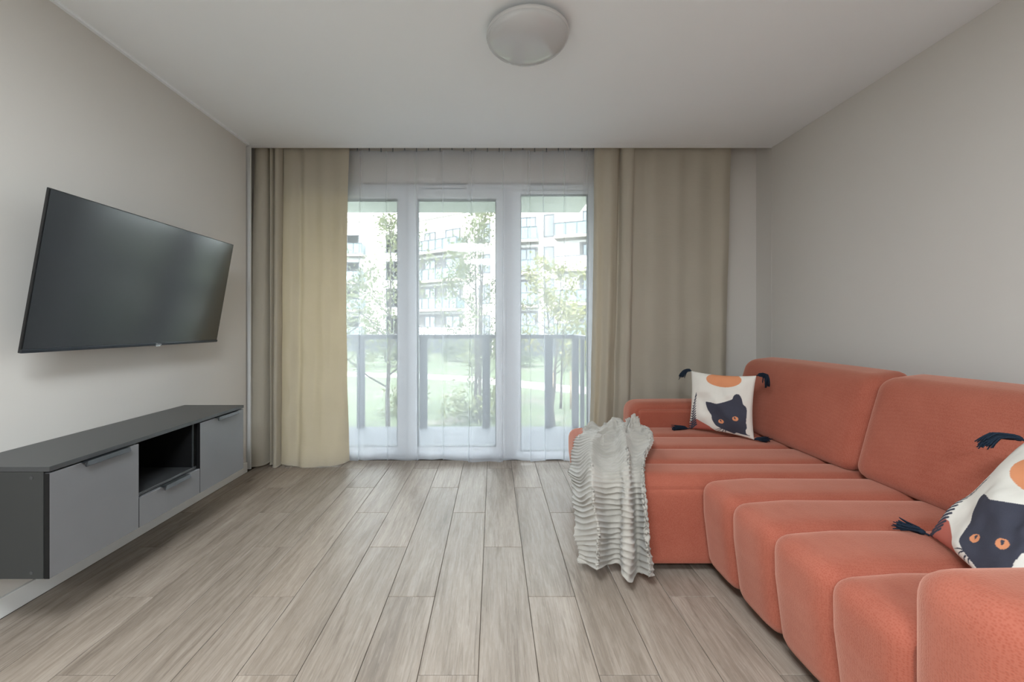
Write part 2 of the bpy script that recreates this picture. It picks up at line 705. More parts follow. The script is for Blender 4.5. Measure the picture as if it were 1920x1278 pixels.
S(boxo('wall_left', XL - 0.15, XL, YB, 3.33, -0.02, 2.80, M['wall']))
S(boxo('wall_right', XR, XR + 0.15, YB, YE - 0.005, -0.02, 2.80, M['wall']))
S(boxo('wall_back', XL, XR, YB - 0.15, YB, -0.02, 2.80, M['wall']))
S(boxo('wall_niche_left', -2.25, -2.10, 3.33, YW, -0.02, 2.80, M['wall']))
S(boxo('wall_niche_right', XR - 0.002, XR + 0.15, YE - 0.005, YW, -0.02, 2.80, M['wall']))
S(boxo('ceiling', XL, XR, YB, 3.36, ZC, ZC + 0.12, M['ceil']))
S(boxo('ceiling_edge', -2.10, XR - 0.002, 3.36, YE, ZC - 0.001, ZC + 0.12, M['ceil']))
S(boxo('ceiling_niche', -2.25, XR + 0.15, YE, YW + 0.25, 2.70, 2.84, M['ceil']))
S(boxo('trim_1', XL, XL + 0.018, YB, 3.345, ZC - 0.012, ZC, M['ceil']))

# window wall with the opening  (x -1.86 .. 0.90, z 0 .. 2.385)
WX0, WX1, WZ1 = -1.86, 0.895, 2.385
wb = MB()
wb.box(-2.25, WX0, YW, YW + 0.30, -0.02, 2.72)
wb.box(WX1, XR + 0.15, YW, YW + 0.30, -0.02, 2.72)
wb.box(WX0, WX1, YW, YW + 0.30, WZ1, 2.72)
S(wb.build('wall_window', M['wall']))

S(boxo('lit_wall_strip', -2.004, -1.958, 3.395, 3.410, 0.0, ZC - 0.001, M['white']))  # added white strip imitating wall lit by daylight leaking past the curtain
# baseboards
S(boxo('baseboard_left', XL, XL + 0.012, YB, 3.33, 0, 0.08, M['white'], bevel=0.002))
S(boxo('baseboard_right', XR - 0.012, XR, YB, YE - 0.02, 0, 0.08, M['white'], bevel=0.002))
S(boxo('baseboard_niche', -2.10, -2.088, 3.34, YW, 0, 0.08, M['white'], bevel=0.002))
S(boxo('baseboard_window', 0.91, XR - 0.012, YW - 0.012, YW, 0, 0.08, M['white'], bevel=0.002))

# floor: screed + planks
M['grout'] = simple('plank_joint', (84, 76, 68), 0.8, 0.2)
floor = S(boxo('floor', -2.25, XR + 0.15, YB - 0.15, YW + 0.30, -0.06, -0.006, M['grout']))
PW, PL, GAP = 0.20, 1.21, 0.0022
plank_cache = {}


def plank_mesh(w, l):
    k = (round(w, 4), round(l, 4))
    if k not in plank_cache:
        b = 0.0016
        x, y = w / 2 - GAP / 2, l / 2 - GAP / 2
        vs = [(-x, -y, -0.006), (x, -y, -0.006), (x, y, -0.006), (-x, y, -0.006),
              (-x, -y, -0.0012), (x, -y, -0.0012), (x, y, -0.0012), (-x, y, -0.0012),
              (-x + b, -y + b, 0), (x - b, -y + b, 0), (x - b, y - b, 0), (-x + b, y - b, 0)]
        fs = [(8, 9, 10, 11)]
        for a in (0, 4):
            for i in range(4):
                j = (i + 1) % 4
                fs.append((a + i, a + j, a + 4 + j, a + 4 + i))
        me = mesh('plank', vs, fs)
        me.materials.append(M['plank'])
        plank_cache[k] = me
    return plank_cache[k]


floc = floor.location
k0 = -11
for k in range(-11, 13):
    xa = -0.05 + PW * k
    xb = xa + PW
    lo_x = XL + 0.012
    hi_x = XR - 0.012
    if xb < -2.09 or xa > hi_x:
        continue
    off = 3.01 - 0.4033 * ((k + 2) % 3)
    n0 = math.floor((YB - off) / PL)
    for n in range(n0, 3):
        ya, yb = off + n * PL, off + (n + 1) * PL
        ya, yb = max(ya, YB), min(yb, YW)
        if yb - ya < 0.03:
            continue
        x0, x1 = xa, xb
        if ya < 3.33:
            x0 = max(x0, lo_x)
        else:
            x0 = max(x0, -2.088)
        x1 = min(x1, hi_x)
        if x1 - x0 < 0.02:
            continue
        o = bpy.data.objects.new('plank', plank_mesh(x1 - x0, yb - ya))
        COL.objects.link(o)
        o.parent = floor
        o.location = ((x0 + x1) / 2 - floc.x, (ya + yb) / 2 - floc.y, -floc.z)

# ------------------------------------------------------------------ balcony window
GY = 3.705          # glass plane
win = S(empty('window_1', (-0.48, 3.66, 0)))
wl = win.location


def wpart(name, mb, mat, parent=win, bevel=0.0, smooth=False):
    off = wl if parent is win else Vector((0, 0, 0))
    mb.v = [(x - wl.x, y - wl.y, z - wl.z) for x, y, z in mb.v]
    return mb.build(name, mat, parent, bevel=bevel, smooth=smooth)


FY0, FY1 = 3.665, 3.735
fr = MB()
fr.box(WX0, WX1, FY0, FY1, 2.335, WZ1)            # head
fr.box(WX0, WX1, FY0, FY1, 0.0, 0.035)            # sill
fr.box(WX0, WX0 + 0.05, FY0, FY1, 0.035, 2.335)
fr.box(WX1 - 0.05, WX1, FY0, FY1, 0.035, 2.335)
fr.box(0.098, 0.215, FY0, FY1, 0.035, 2.335)      # fixed mullion
wpart('frame', fr, M['pvc'])


def sash(x0, x1, z0, z1, b, y0, y1):
    s = MB()
    s.box(x0, x0 + b, y0, y1, z0, z1)
    s.box(x1 - b, x1, y0, y1, z0, z1)
    s.box(x0 + b, x1 - b, y0, y1, z0, z0 + b)
    s.box(x0 + b, x1 - b, y0, y1, z1 - b, z1)
    so = wpart('sash', s, M['pvc'])
    gk = MB()
    g0, g1, h0, h1 = x0 + b, x1 - b, z0 + b, z1 - b
    t = 0.006
    gk.box(g0, g0 + t, y0 + 0.004, y1 - 0.004, h0, h1)
    gk.box(g1 - t, g1, y0 + 0.004, y1 - 0.004, h0, h1)
    gk.box(g0 + t, g1 - t, y0 + 0.004, y1 - 0.004, h0, h0 + t)
    gk.box(g0 + t, g1 - t, y0 + 0.004, y1 - 0.004, h1 - t, h1)
    wpart('gasket', gk, M['gasket'], so)
    wpart('pane', MB().box(g0 + t, g1 - t, GY - 0.004, GY + 0.004, h0 + t, h1 - t), M['glass'], so)
    return so


sash(WX0 + 0.035, -0.745, 0.022, 2.338, 0.084, 3.648, 3.72)
s2 = sash(-0.743, 0.108, 0.022, 2.338, 0.084, 3.648, 3.72)
sash(0.205, 0.858, 0.030, 2.332, 0.032, 3.668, 3.72)
hd = MB()
hd.box(0.052, 0.078, 3.636, 3.648, 0.99, 1.07)
hd.box(0.058, 0.072, 3.612, 3.640, 1.022, 1.038)
hd.box(0.056, 0.074, 3.606, 3.618, 0.91, 1.040)
wpart('handle', hd, M['pvc'], s2, bevel=0.002)
# trickle vents on the head
for x in (-0.42, 0.50):
    wpart('vent', MB().box(x - 0.17, x + 0.17, 3.640, 3.665, 2.345, 2.368), M['pvc'], bevel=0.003)


# ------------------------------------------------------------------ balcony
BZ = -0.03
BX1 = 1.02
S(boxo('balcony_slab', -4.2, BX1, YW + 0.30, 4.95, BZ - 0.2, BZ, M['slab']))
S(boxo('balcony_soffit', -4.2, BX1, YW + 0.30, 4.98, 2.49, 2.72, M['soffit']))
S(boxo('facade_above', -6.5, 7.0, YW, YW + 0.29, 2.84, 7.5, M['render_white']))
rail = empty('balcony_railing', (-1.0, 4.9, BZ))
tag(rail, 'grey steel balcony railing of flat posts behind the voile curtain', 'railing')
rl = rail.location


def rpart(name, x0, x1, y0, y1, z0, z1, bevel=0.003):
    return boxo(name, x0, x1, y0, y1, z0, z1, M['rail'], rail, bevel)


rpart('top_rail', -4.15, 0.99, 4.87, 4.93, 1.005, 1.052)
rpart('side_rail', 0.93, 0.99, 3.95, 4.87, 1.005, 1.052)
for k in range(-4, 4):
    px = 0.645 + 0.728 * (k - 0)
    if px > 0.9:
        continue
    rpart('post', px - 0.045, px + 0.045, 4.885, 4.915, BZ, 1.005)
rpart('corner_post', 0.915, 0.99, 4.87, 4.93, BZ, 1.005)
for yy in (4.55, 4.15):
    rpart('post', 0.945, 0.975, yy - 0.045, yy + 0.045, BZ, 1.005)

# ------------------------------------------------------------------ outdoors
ZG = -1.6
S(boxo('ground', -90, 90, 4.0, 120, ZG - 0.3, ZG, M['lawn']))
# winding path as a raised ribbon
pp = cr([(-30, 26), (-14, 24.5), (-7, 23.5), (-2.0, 22.0), (1.6, 19.5), (4.2, 17.6), (9, 15.5), (20, 14)], np.linspace(0, 7, 60))
vs, fs = [], []
for i, p in enumerate(pp):
    d = pp[min(i + 1, 59)] - pp[max(i - 1, 0)]
    d /= np.linalg.norm(d)
    nrm = np.array([-d[1], d[0]]) * 0.9
    for s, z in ((1, 0.03), (-1, 0.03), (-1, -0.05), (1, -0.05)):
        vs.append((*(p + nrm * s), ZG + z))
fs = [tuple(f) for f in grid_faces(60, 4, close_m=True)]
S(obj('path', mesh('path', vs, fs), M['path']))


def leaf_cloud(centers, radii, n, size, seed):
    """n folded leaf quads scattered around cluster centres -> verts, faces"""
    r = np.random.default_rng(seed)
    C = np.array(centers)
    R = np.array(radii)
    idx = r.integers(0, len(C), n)
    p = C[idx] + r.normal(0, 1, (n, 3)) * R[idx][:, None] * 0.55
    a = r.normal(0, 1, (n, 3))
    a /= np.linalg.norm(a, axis=1)[:, None]
    b = np.cross(a, r.normal(0, 1, (n, 3)))
    b /= np.linalg.norm(b, axis=1)[:, None]
    s = size * r.uniform(0.6, 1.3, n)[:, None]
    c = np.cross(a, b) * s * 0.18
    V = np.stack([p - a * s, p + b * s * 0.45 + c, p + a * s, p - b * s * 0.45 + c], 1).reshape(-1, 3)
    F = np.arange(4 * n).reshape(n, 4)
    return V, F


def tree(name, label, x, y, h, r0, nleaf, leafsize, mat, seed, spread=0.9, low=0.15, stems=1, top_spread=0.4, group='trees in the courtyard'):
    r = np.random.default_rng(seed)
    t = empty(name, (x, y, ZG))
    tag(t, label, 'tree', group)
    tr = MB()
    br = MB()
    cl, cr_ = [], []
    for st in range(stems):
        lean = r.normal(0, 0.06, 2) if stems > 1 else np.array([0.02, 0])
        bx = r.normal(0, 0.10, 2) if stems > 1 else np.zeros(2)
        pts = []
        for i in range(9):
            f = i / 8
            pts.append((bx[0] + lean[0] * h * f + r.normal(0, 0.012) * h * 0.25, bx[1] + lean[1] * h * f + r.normal(0, 0.012) * h * 0.25, h * f))
        rad = [max(0.008, r0 * (1 - 0.92 * i / 8)) for i in range(9)]
        tr.tube(pts, rad, 7)
        P = np.array(pts)
        nb = 13 if stems == 1 else 8
        for k in range(nb):
            f = low + (0.97 - low) * (k + r.uniform(0, 0.8)) / nb
            base = np.array([np.interp(f * 8, range(9), P[:, c]) for c in range(3)])
            ang = r.uniform(0, 2 * PI)
            L = spread * (1 - f) ** 0.7 * 0.9 + top_spread
            L *= r.uniform(0.7, 1.15)
            q = [base]
            for j in range(1, 5):
                q.append(base + np.array([math.cos(ang), math.sin(ang), 0.75]) * L * j / 4 + np.array([0, 0, 0.06 * j * j * L / 4]) + r.normal(0, 0.03, 3) * L)
            br.tube(q, [r0 * 0.32 * (1 - f * 0.6) * (1 - 0.2 * j) + 0.003 for j in range(5)], 5)
            for j in (2, 3, 4):
                cl.append(q[j])
                cr_.append(0.16 + 0.10 * L)
                # twig
                tw = q[j] + r.normal(0, 0.22, 3) * L
                br.tube([q[j], (q[j] + tw) / 2 + r.normal(0, 0.03, 3), tw], [0.006, 0.005, 0.003], 4)
                cl.append(tw)
                cr_.append(0.14 + 0.08 * L)
    tr.build('trunk', M['bark'], t, smooth=True)
    br.build('branches', M['bark'], t, smooth=True)
    V, F = leaf_cloud(cl, cr_, nleaf, leafsize, seed + 50)
    fo = obj('foliage', mesh('foliage', V, F), mat, t)
    fo['kind'] = 'stuff'
    return t


tree('maple_tree', 'young tree with one straight trunk seen through the left glass', -2.28, 9.0, 5.0, 0.060, 1500, 0.055, M['leaf_a'], 11, 1.1, 0.25)
tree('birch_tree', 'slender pale leafy tree behind the middle window glass', -0.43, 12.2, 6.1, 0.055, 3800, 0.06, M['leaf_a'], 23, 0.95, 0.12, stems=3)
tree('linden_tree', 'yellow green tree showing through the right glass', 1.75, 11.5, 4.3, 0.05, 2600, 0.06, M['leaf_b'], 37, 1.0, 0.3, stems=2)
tree('ash_tree', 'small young tree by two stakes near the right railing corner', 2.25, 14.0, 3.3, 0.045, 700, 0.06, M['leaf_a'], 41, 0.7, 0.3)
tree('lime_tree', 'leafy tree beside the left curtain edge', -4.0, 11.0, 4.9, 0.05, 2200, 0.06, M['leaf_a'], 53, 1.2, 0.2, stems=2)
for dx in (-0.28, 0.30):
    st = MB().tube([(0, 0, 0), (0, 0, 1.25)], 0.03, 8).build('tree_stake', M['stake'], loc=(2.25 + dx, 13.9, ZG), smooth=True)
    tag(st, 'left wooden stake beside the small young tree' if dx < 0 else 'right wooden stake beside the small young tree', 'stake', 'stakes of the small tree')


def shrub(label, x, y, w, h, n, seed, mat='leaf_c'):
    r = np.random.default_rng(seed)
    t = empty('shrub', (x, y, ZG))
    tag(t, label, 'shrub', 'shrubs on the lawn')
    c = [(r.normal(0, w * 0.3), r.normal(0, w * 0.2), h * r.uniform(0.25, 0.8)) for _ in range(14)]
    V, F = leaf_cloud(c, [h * 0.35] * 14, n, 0.09, seed)
    V[:, 2] = np.maximum(V[:, 2], 0.02)
    fo = obj('foliage', mesh('foliage', V, F), M[mat], t)
    fo['kind'] = 'stuff'
    sm = MB()
    for p in c[:7]:
        sm.tube([(p[0] * 0.2, p[1] * 0.2, 0), (p[0] * 0.6, p[1] * 0.6, p[2] * 0.5), p], [0.02, 0.014, 0.006], 5)
    sm.build('stems', M['bark'], t, smooth=True)


shrub('dark shrub at the end of the path behind the left railing', -6.2, 28, 3.2, 1.5, 1300, 3)
shrub('wide dark shrub beyond the path behind the middle glass', -2.6, 32, 4.2, 1.6, 1600, 4)
shrub('dark shrub beyond the path between middle and right glass', 1.9, 28, 2.8, 1.5, 1200, 5)
shrub('bushy shrub in front of the building behind the right glass', 6.0, 26, 2.8, 1.7, 1200, 6)
shrub('low spreading shrub on bare soil under the middle glass', -0.5, 12.5, 1.7, 0.9, 700, 8, 'leaf_a')
shrub('low shrub beside the straight young trunk on the left', -2.7, 13.5, 1.6, 0.9, 600, 9, 'leaf_a')

# far apartment building: three wings, each in its own frame
bld = empty('apartment_building', (0, 44, ZG))
tag(bld, 'white apartment building with glass balconies across the courtyard', 'building')


class Wing:
    def __init__(self, x, y, ang):
        self.Mx = Matrix.Translation((x, y - 44, -ZG)) @ Matrix.Rotation(ang, 4, 'Z')

    def box(self, name, s0, s1, n0, n1, z0, z1, mat, parent=bld):
        mb = MB().box(s0, s1, n0, n1, z0, z1, self.Mx)
        return mb.build(name, mat, parent)

    def window(self, s0, s1, z0, z1, n=0.0, mull=True):
        f = MB()
        t = 0.09
        f.box(s0, s1, n - 0.04, n + 0.10, z0, z0 + t, self.Mx)
        f.box(s0, s1, n - 0.04, n + 0.10, z1 - t, z1, self.Mx)
        f.box(s0, s0 + t, n - 0.04, n + 0.10, z0, z1, self.Mx)
        f.box(s1 - t, s1, n - 0.04, n + 0.10, z0, z1, self.Mx)
        if mull:
            c = (s0 + s1) / 2
            f.box(c - t / 2, c + t / 2, n - 0.04, n + 0.10, z0, z1, self.Mx)
        w = f.build('window', M['house_frame'], bld)
        g = MB().box(s0 + t, s1 - t, n + 0.0, n + 0.04, z0 + t, z1 - t, self.Mx)
        g.build('pane', M['house_glass'], w)

    def balcony(self, s0, s1, z, d=1.4, banner=False, rh=1.1, bars=True):
        b = MB().box(s0, s1, -d, 0.0, z - 0.26, z, self.Mx).build('balcony', M['render_cream'], bld)
        r = MB()
        r.box(s0 + 0.05, s1 - 0.05, -d + 0.05, -d + 0.08, z + 0.05, z + rh, self.Mx)
        r.box(s0 + 0.05, s0 + 0.08, -d + 0.08, 0.0, z + 0.05, z + rh, self.Mx)
        r.box(s1 - 0.08, s1 - 0.05, -d + 0.08, 0.0, z + 0.05, z + rh, self.Mx)
        r.build('glass_railing', M['banner' if banner else 'balc_glass'], b)
        k = MB()
        n = max(3, int((s1 - s0) / 0.9))
        for i in range(n + 1):
            s = s0 + 0.06 + (s1 - s0 - 0.12) * i / n
            k.box(s - 0.03, s + 0.03, -d + 0.0, -d + 0.05, z, z + rh + 0.04, self.Mx)
        k.box(s0, s1, -d, -d + 0.06, z + rh, z + rh + 0.06, self.Mx)
        k.build('railing_bars', M['house_frame'], b)


FL = [8.95, 5.92, 2.90, -0.12]
# left wing, parallel to our facade
A = Wing(-8.6, 47.0, 0.0)
A.box('wall', -28, 0, 0, 10, ZG, 12.9, M['render_white'])
A.box('parapet', -28.2, 0.1, -0.12, 0.3, 12.7, 13.1, M['render_cream'])
for z in FL:
    A.balcony(-9.4, -5.6, z)
    A.window(-9.0, -6.4, z + 0.02, z + 2.3)
    A.window(-3.4, -1.6, z + 0.3, z + 2.4, mull=True)
    A.window(-14.6, -12.4, z + 0.3, z + 2.4)
# middle wing, swings towards us to the right
B = Wing(-8.6, 47.0, math.radians(-34))
B.box('wall', 0, 10.9, 0, 8, ZG, 12.9, M['render_white'])
B.box('parapet', -0.1, 10.9, -0.12, 0.3, 12.7, 13.1, M['render_cream'])
for i, z in enumerate(FL):
    if i:
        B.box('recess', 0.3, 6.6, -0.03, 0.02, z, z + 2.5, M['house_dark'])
    B.balcony(0.2, 6.9, z, banner=(i == 3))
    B.window(1.3, 2.9, z + 0.02, z + 2.3, -0.06)
    B.window(4.3, 6.3, z + 0.02, z + 2.3, -0.06)
    B.window(8.6, 10.0, z + 0.4, z + 2.3)
# right wing, nearest
Cw = Wing(0.45, 40.9, math.radians(-12))
Cw.box('wall', 0, 4.2, 0, 8, ZG, 14.6, M['render_white'])
D2 = Wing(4.55, 40.0, math.radians(-20))
D2.box('wall', 0, 9.0, 0, 8, ZG, 14.6, M['render_white'])
for i, z in enumerate((9.15, 6.12, 3.08, 0.05)):
    if i:
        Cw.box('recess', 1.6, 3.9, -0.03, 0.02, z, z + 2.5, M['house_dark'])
    Cw.balcony(1.3, 4.0, z)
    Cw.window(1.9, 3.7, z + 0.02, z + 2.35, -0.06)
    D2.window(0.25, 1.25, z + 0.35, z + 2.5, mull=False)
    D2.balcony(1.5, 8.6, z + 0.15, banner=(i == 1))
    if i:
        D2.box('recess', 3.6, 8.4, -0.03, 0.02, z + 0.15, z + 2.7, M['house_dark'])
    D2.window(3.9, 6.0, z + 0.2, z + 2.5, -0.06)
B.box('plinth', -0.5, 11.5, -2.2, -1.9, ZG, 0.1, M['garage'])
A.box('plinth', -28, -0.5, -1.9, -1.7, ZG, 0.0, M['garage'])
Cw.box('plinth', 0, 13.5, -2.2, -1.9, ZG, 0.1, M['garage'])


# ------------------------------------------------------------------ curtains
def smooth_noise(u, v, seed, nu=7, nv=7):
    r = np.random.default_rng(seed)
    G = r.normal(0, 1, (nv + 3, nu + 3))
    x = u * nu
    y = v * nv
    i = np.floor(x).astype(int)
    j = np.floor(y).astype(int)
    fx = x - i
    fy = y - j
    fx = fx * fx * (3 - 2 * fx)
    fy = fy * fy * (3 - 2 * fy)
    return (G[j, i] * (1 - fx) + G[j, i + 1] * fx) * (1 - fy) + (G[j + 1, i] * (1 - fx) + G[j + 1, i + 1] * fx) * fy


def curtain_mesh(name, top, bot, z0, z1, nu=120, nv=70, noise=0.006, seed=1, mid=None):
    """top / mid / bot: plan polylines (x, y) with equal counts; z0 may be an array of hem heights"""
    k = len(top)
    t = np.linspace(0, k - 1, nu)
    T, B = cr(top, t), cr(bot, t)
    Mi = cr(mid, t) if mid is not None else (T + B) / 2
    z0 = np.full(nu, z0) if not hasattr(z0, '__len__') else cr(np.array(z0)[:, None], np.linspace(0, len(z0) - 1, nu))[:, 0]
    V = np.zeros((nv, nu, 3))
    UV = np.zeros((nv, nu, 2))
    u = np.linspace(0, 1, nu)
    wid = np.r_[0, np.cumsum(np.linalg.norm(np.diff(B, axis=0), axis=1))]
    for j in range(nv):
        f = j / (nv - 1)               # 0 top .. 1 bottom
        P = T * (1 - f) * (1 - 2 * f) + Mi * 4 * f * (1 - f) + B * f * (2 * f - 1)
        V[j, :, :2] = P
        nn = smooth_noise(u, np.full(nu, f), seed, 6, 9) * 0.8 + smooth_noise(u, np.full(nu, f), seed + 9, 16, 22) * 0.3
        V[j, :, 1] += nn * noise * (0.25 + 0.75 * f)
        V[j, :, 2] = z1 + (z0 - z1) * f
        UV[j, :, 0] = wid
        UV[j, :, 1] = f * (z1 - 0.0)
    me = mesh(name, V.reshape(-1, 3), grid_faces(nv, nu), True)
    uvl = me.uv_layers.new(name='UVMap')
    li = np.zeros(len(me.loops), dtype=np.int32)
    me.loops.foreach_get('vertex_index', li)
    uvl.data.foreach_set('uv', UV.reshape(-1, 2)[li].astype(np.float32).ravel())
    return me


def curtain(name, label, cat, mat, group, top, bot, z0, z1, thick=0.0, **kw):
    me = curtain_mesh(name, top, bot, z0, z1, **kw)
    c = np.mean(np.array(bot), axis=0)
    me.transform(Matrix.Translation((-c[0], -c[1], 0)))
    t = empty(name, (c[0], c[1], 0))
    tag(t, label, cat, group)
    o = obj('cloth', me, mat, t)
    return t, c


def hem(t, c, bot, z0, mat, r=0.005, nu=80):
    k = len(bot)
    tt = np.linspace(0, k - 1, nu)
    B = cr(bot, tt)
    zz = cr(np.array(z0)[:, None], np.linspace(0, len(z0) - 1, nu))[:, 0]
    pts = [(B[i, 0] - c[0], B[i, 1] - c[1], zz[i] + 0.004) for i in range(nu)]
    MB().tube(pts, r, 6).build('hem', mat, t, smooth=True)


CG = 'taupe velvet curtains'
# left: narrow gathered panel
top = [(-1.985, 3.515), (-1.96, 3.47), (-1.915, 3.455), (-1.870, 3.475), (-1.850, 3.535), (-1.842, 3.475), (-1.826, 3.45), (-1.812, 3.47), (-1.806, 3.53), (-1.80, 3.47), (-1.782, 3.445), (-1.762, 3.445), (-1.746, 3.48), (-1.742, 3.53)]
bot = [(-2.025, 3.52), (-2.035, 3.45), (-1.965, 3.425), (-1.885, 3.445), (-1.845, 3.53), (-1.838, 3.48), (-1.825, 3.45), (-1.815, 3.48), (-1.81, 3.52), (-1.805, 3.46), (-1.790, 3.422), (-1.765, 3.420), (-1.758, 3.46), (-1.752, 3.52)]
zb = [0.03, 0.012, 0.008, 0.012, 0.03, 0.02, 0.015, 0.012, 0.010, 0.004, 0.003, 0.003, 0.006, 0.01]
t_, c_ = curtain('curtain', 'narrow tightly gathered taupe curtain in the corner beside the low cabinet', 'curtain', M['curtain'], CG, top, bot, zb, 2.64, seed=3, nu=170, noise=0.004)
hem(t_, c_, bot, zb, M['curtain'])
# left: wide panel
top = [(-1.742, 3.53), (-1.735, 3.49), (-1.66, 3.472), (-1.60, 3.490), (-1.545, 3.470), (-1.47, 3.486), (-1.40, 3.472), (-1.33, 3.488), (-1.25, 3.474), (-1.19, 3.485)]
mid = [(-1.750, 3.53), (-1.74, 3.48), (-1.66, 3.452), (-1.60, 3.486), (-1.55, 3.460), (-1.47, 3.484), (-1.40, 3.462), (-1.34, 3.480), (-1.27, 3.470), (-1.215, 3.49)]
bot = [(-1.750, 3.52), (-1.745, 3.47), (-1.68, 3.440), (-1.61, 3.455), (-1.55, 3.425), (-1.47, 3.43), (-1.40, 3.430), (-1.32, 3.45), (-1.25, 3.48), (-1.20, 3.52)]
zb = [0.01, 0.018, 0.014, 0.006, 0.004, 0.004, 0.006, 0.008, 0.015, 0.03]
t_, c_ = curtain('curtain', 'wide taupe curtain left of the white voile glowing with daylight', 'curtain', M['curtain'], CG, top, bot, zb, 2.64, seed=5, nu=150, noise=0.009, mid=mid)
hem(t_, c_, bot, zb, M['curtain'])
# right: narrow gathered panel
top = [(0.835, 3.490), (0.855, 3.470), (0.91, 3.478), (0.97, 3.462), (1.03, 3.485), (1.055, 3.52), (1.06, 3.47), (1.09, 3.445), (1.13, 3.440), (1.155, 3.45)]
mid = [(0.825, 3.500), (0.85, 3.470), (0.90, 3.476), (0.95, 3.452), (1.00, 3.490), (1.03, 3.51), (1.05, 3.465), (1.08, 3.442), (1.115, 3.440), (1.14, 3.47)]
bot = [(0.795, 3.515), (0.815, 3.455), (0.85, 3.480), (0.90, 3.435), (0.955, 3.475), (0.985, 3.50), (1.01, 3.45), (1.05, 3.430), (1.09, 3.432), (1.115, 3.47)]
zb = [0.02, 0.012, 0.012, 0.006, 0.008, 0.01, 0.006, 0.005, 0.005, 0.01]
t_, c_ = curtain('curtain', 'narrow gathered taupe curtain along the right edge of the voile', 'curtain', M['curtain'], CG, top, bot, zb, 2.64, seed=8, nu=140, noise=0.006, mid=mid)
hem(t_, c_, bot, zb, M['curtain'])
# right: wide flat panel behind the sofa arm
top = [(1.140, 3.495), (1.165, 3.475), (1.26, 3.490), (1.33, 3.470), (1.44, 3.486), (1.52, 3.470), (1.60, 3.486), (1.70, 3.470), (1.80, 3.488), (1.90, 3.470), (1.968, 3.485)]
mid = [(1.120, 3.505), (1.15, 3.480), (1.25, 3.486), (1.33, 3.474), (1.44, 3.482), (1.52, 3.472), (1.60, 3.484), (1.70, 3.474), (1.80, 3.484), (1.88, 3.46), (1.942, 3.50)]
bot = [(1.100, 3.520), (1.13, 3.480), (1.23, 3.486), (1.32, 3.470), (1.43, 3.482), (1.51, 3.466), (1.60, 3.484), (1.69, 3.466), (1.79, 3.49), (1.86, 3.45), (1.915, 3.50)]
zb = [0.01] * 11
t_, c_ = curtain('curtain', 'wide flat taupe curtain hanging behind the sofa arm', 'curtain', M['curtain'], CG, top, bot, zb, 2.64, seed=12, nu=150, noise=0.007, mid=mid)
hem(t_, c_, bot, zb, M['curtain'])

# voile: folds at irregular places
xs = np.linspace(-1.90, 0.93, 30)
crease = [-1.62, -1.38, -1.128, -0.91, -0.66, -0.42, -0.19, 0.085, 0.30, 0.42, 0.60, 0.79]
r_ = np.random.default_rng(4)
jit = r_.uniform(-0.028, 0.028, 30)
amp = r_.uniform(0.003, 0.016, 30)
top = [(x + j, 3.566 + (a if i % 2 else -a)) for i, (x, j, a) in enumerate(zip(xs, jit, amp))]
jit2 = jit * 1.2 + r_.uniform(-0.02, 0.02, 30)
bot = [(x + j, 3.558 + (a * 1.3 if i % 2 else -a * 1.3)) for i, (x, j, a) in enumerate(zip(xs, jit2, amp))]


def with_creases(pl, drift):
    out = sorted(pl)
    for q, cx_ in enumerate(crease):
        cx_ = cx_ + drift * math.sin(5.0 * q)
        out = [p for p in out if abs(p[0] - cx_) > 0.022]
        y_ = np.interp(cx_, [p[0] for p in out], [p[1] for p in out])
        out += [(cx_ - 0.009, y_ + 0.002), (cx_ + 0.002, y_ - 0.018), (cx_ - 0.002, y_ - 0.004), (cx_ + 0.010, y_ + 0.002)]
        out.sort(key=lambda p: p[0])
    return out


top, bot = with_creases(top, 0.0), with_creases(bot, 0.02)
nmin = min(len(top), len(bot))
top = [tuple(p) for p in np.array(top)[np.linspace(0, len(top) - 1, nmin).round().astype(int)]]
bot = [tuple(p) for p in np.array(bot)[np.linspace(0, len(bot) - 1, nmin).round().astype(int)]]
zb = list(0.008 + 0.024 * r_.random(18))
t_, c_ = curtain('voile_curtain', 'sheer white voile curtain hanging across the balcony window', 'curtain', M['sheer'], None, top, bot, zb, 2.635, nu=620, nv=40, noise=0.004, seed=21)
# double hem along the bottom of the voile
hb = [(x, y - 0.004) for x, y in bot]
me = curtain_mesh('hem', hb, hb, zb, 0.10, nu=620, nv=4, noise=0.0, seed=21)
me.transform(Matrix.Translation((-c_[0], -c_[1], 0)))
obj('hem', me, M['sheer'], t_)
# heading tape at the top
ht = [(x, y - 0.004) for x, y in top]
me = curtain_mesh('heading_tape', ht, ht, 2.575, 2.635, nu=620, nv=3, noise=0.0, seed=21)
me.transform(Matrix.Translation((-c_[0], -c_[1], 0)))
obj('heading_tape', me, M['sheer'], t_)

# curtain tracks screwed to the niche ceiling
for ty, lab in ((3.485, 'white ceiling track carrying the taupe curtains'), (3.566, 'white ceiling track carrying the voile')):
    tr_ = empty('curtain_track', (0.05, ty, 2.665))
    tag(tr_, lab, 'curtain track', 'curtain tracks')
    MB().box(-2.06, 2.10, -0.012, 0.012, 0.0, 0.035).build('profile', M['track'], tr_, bevel=0.002)
    n = 30 if ty > 3.5 else 22
    for i in range(n):
        x = -1.95 + 2.9 * i / (n - 1) if ty > 3.5 else (-2.0 + 0.08 * i if i < 11 else 0.85 + 0.105 * (i - 11))
        MB().box(x - 0.05 - 0.004, x - 0.05 + 0.004, -0.004, 0.004, -0.04, 0.0).build('glider', M['hook'], tr_)

# ------------------------------------------------------------------ ceiling lamp
lamp = empty('ceiling_lamp', (0.166, 2.055, ZC))
tag(lamp, 'round white opal glass flush ceiling lamp', 'lamp')


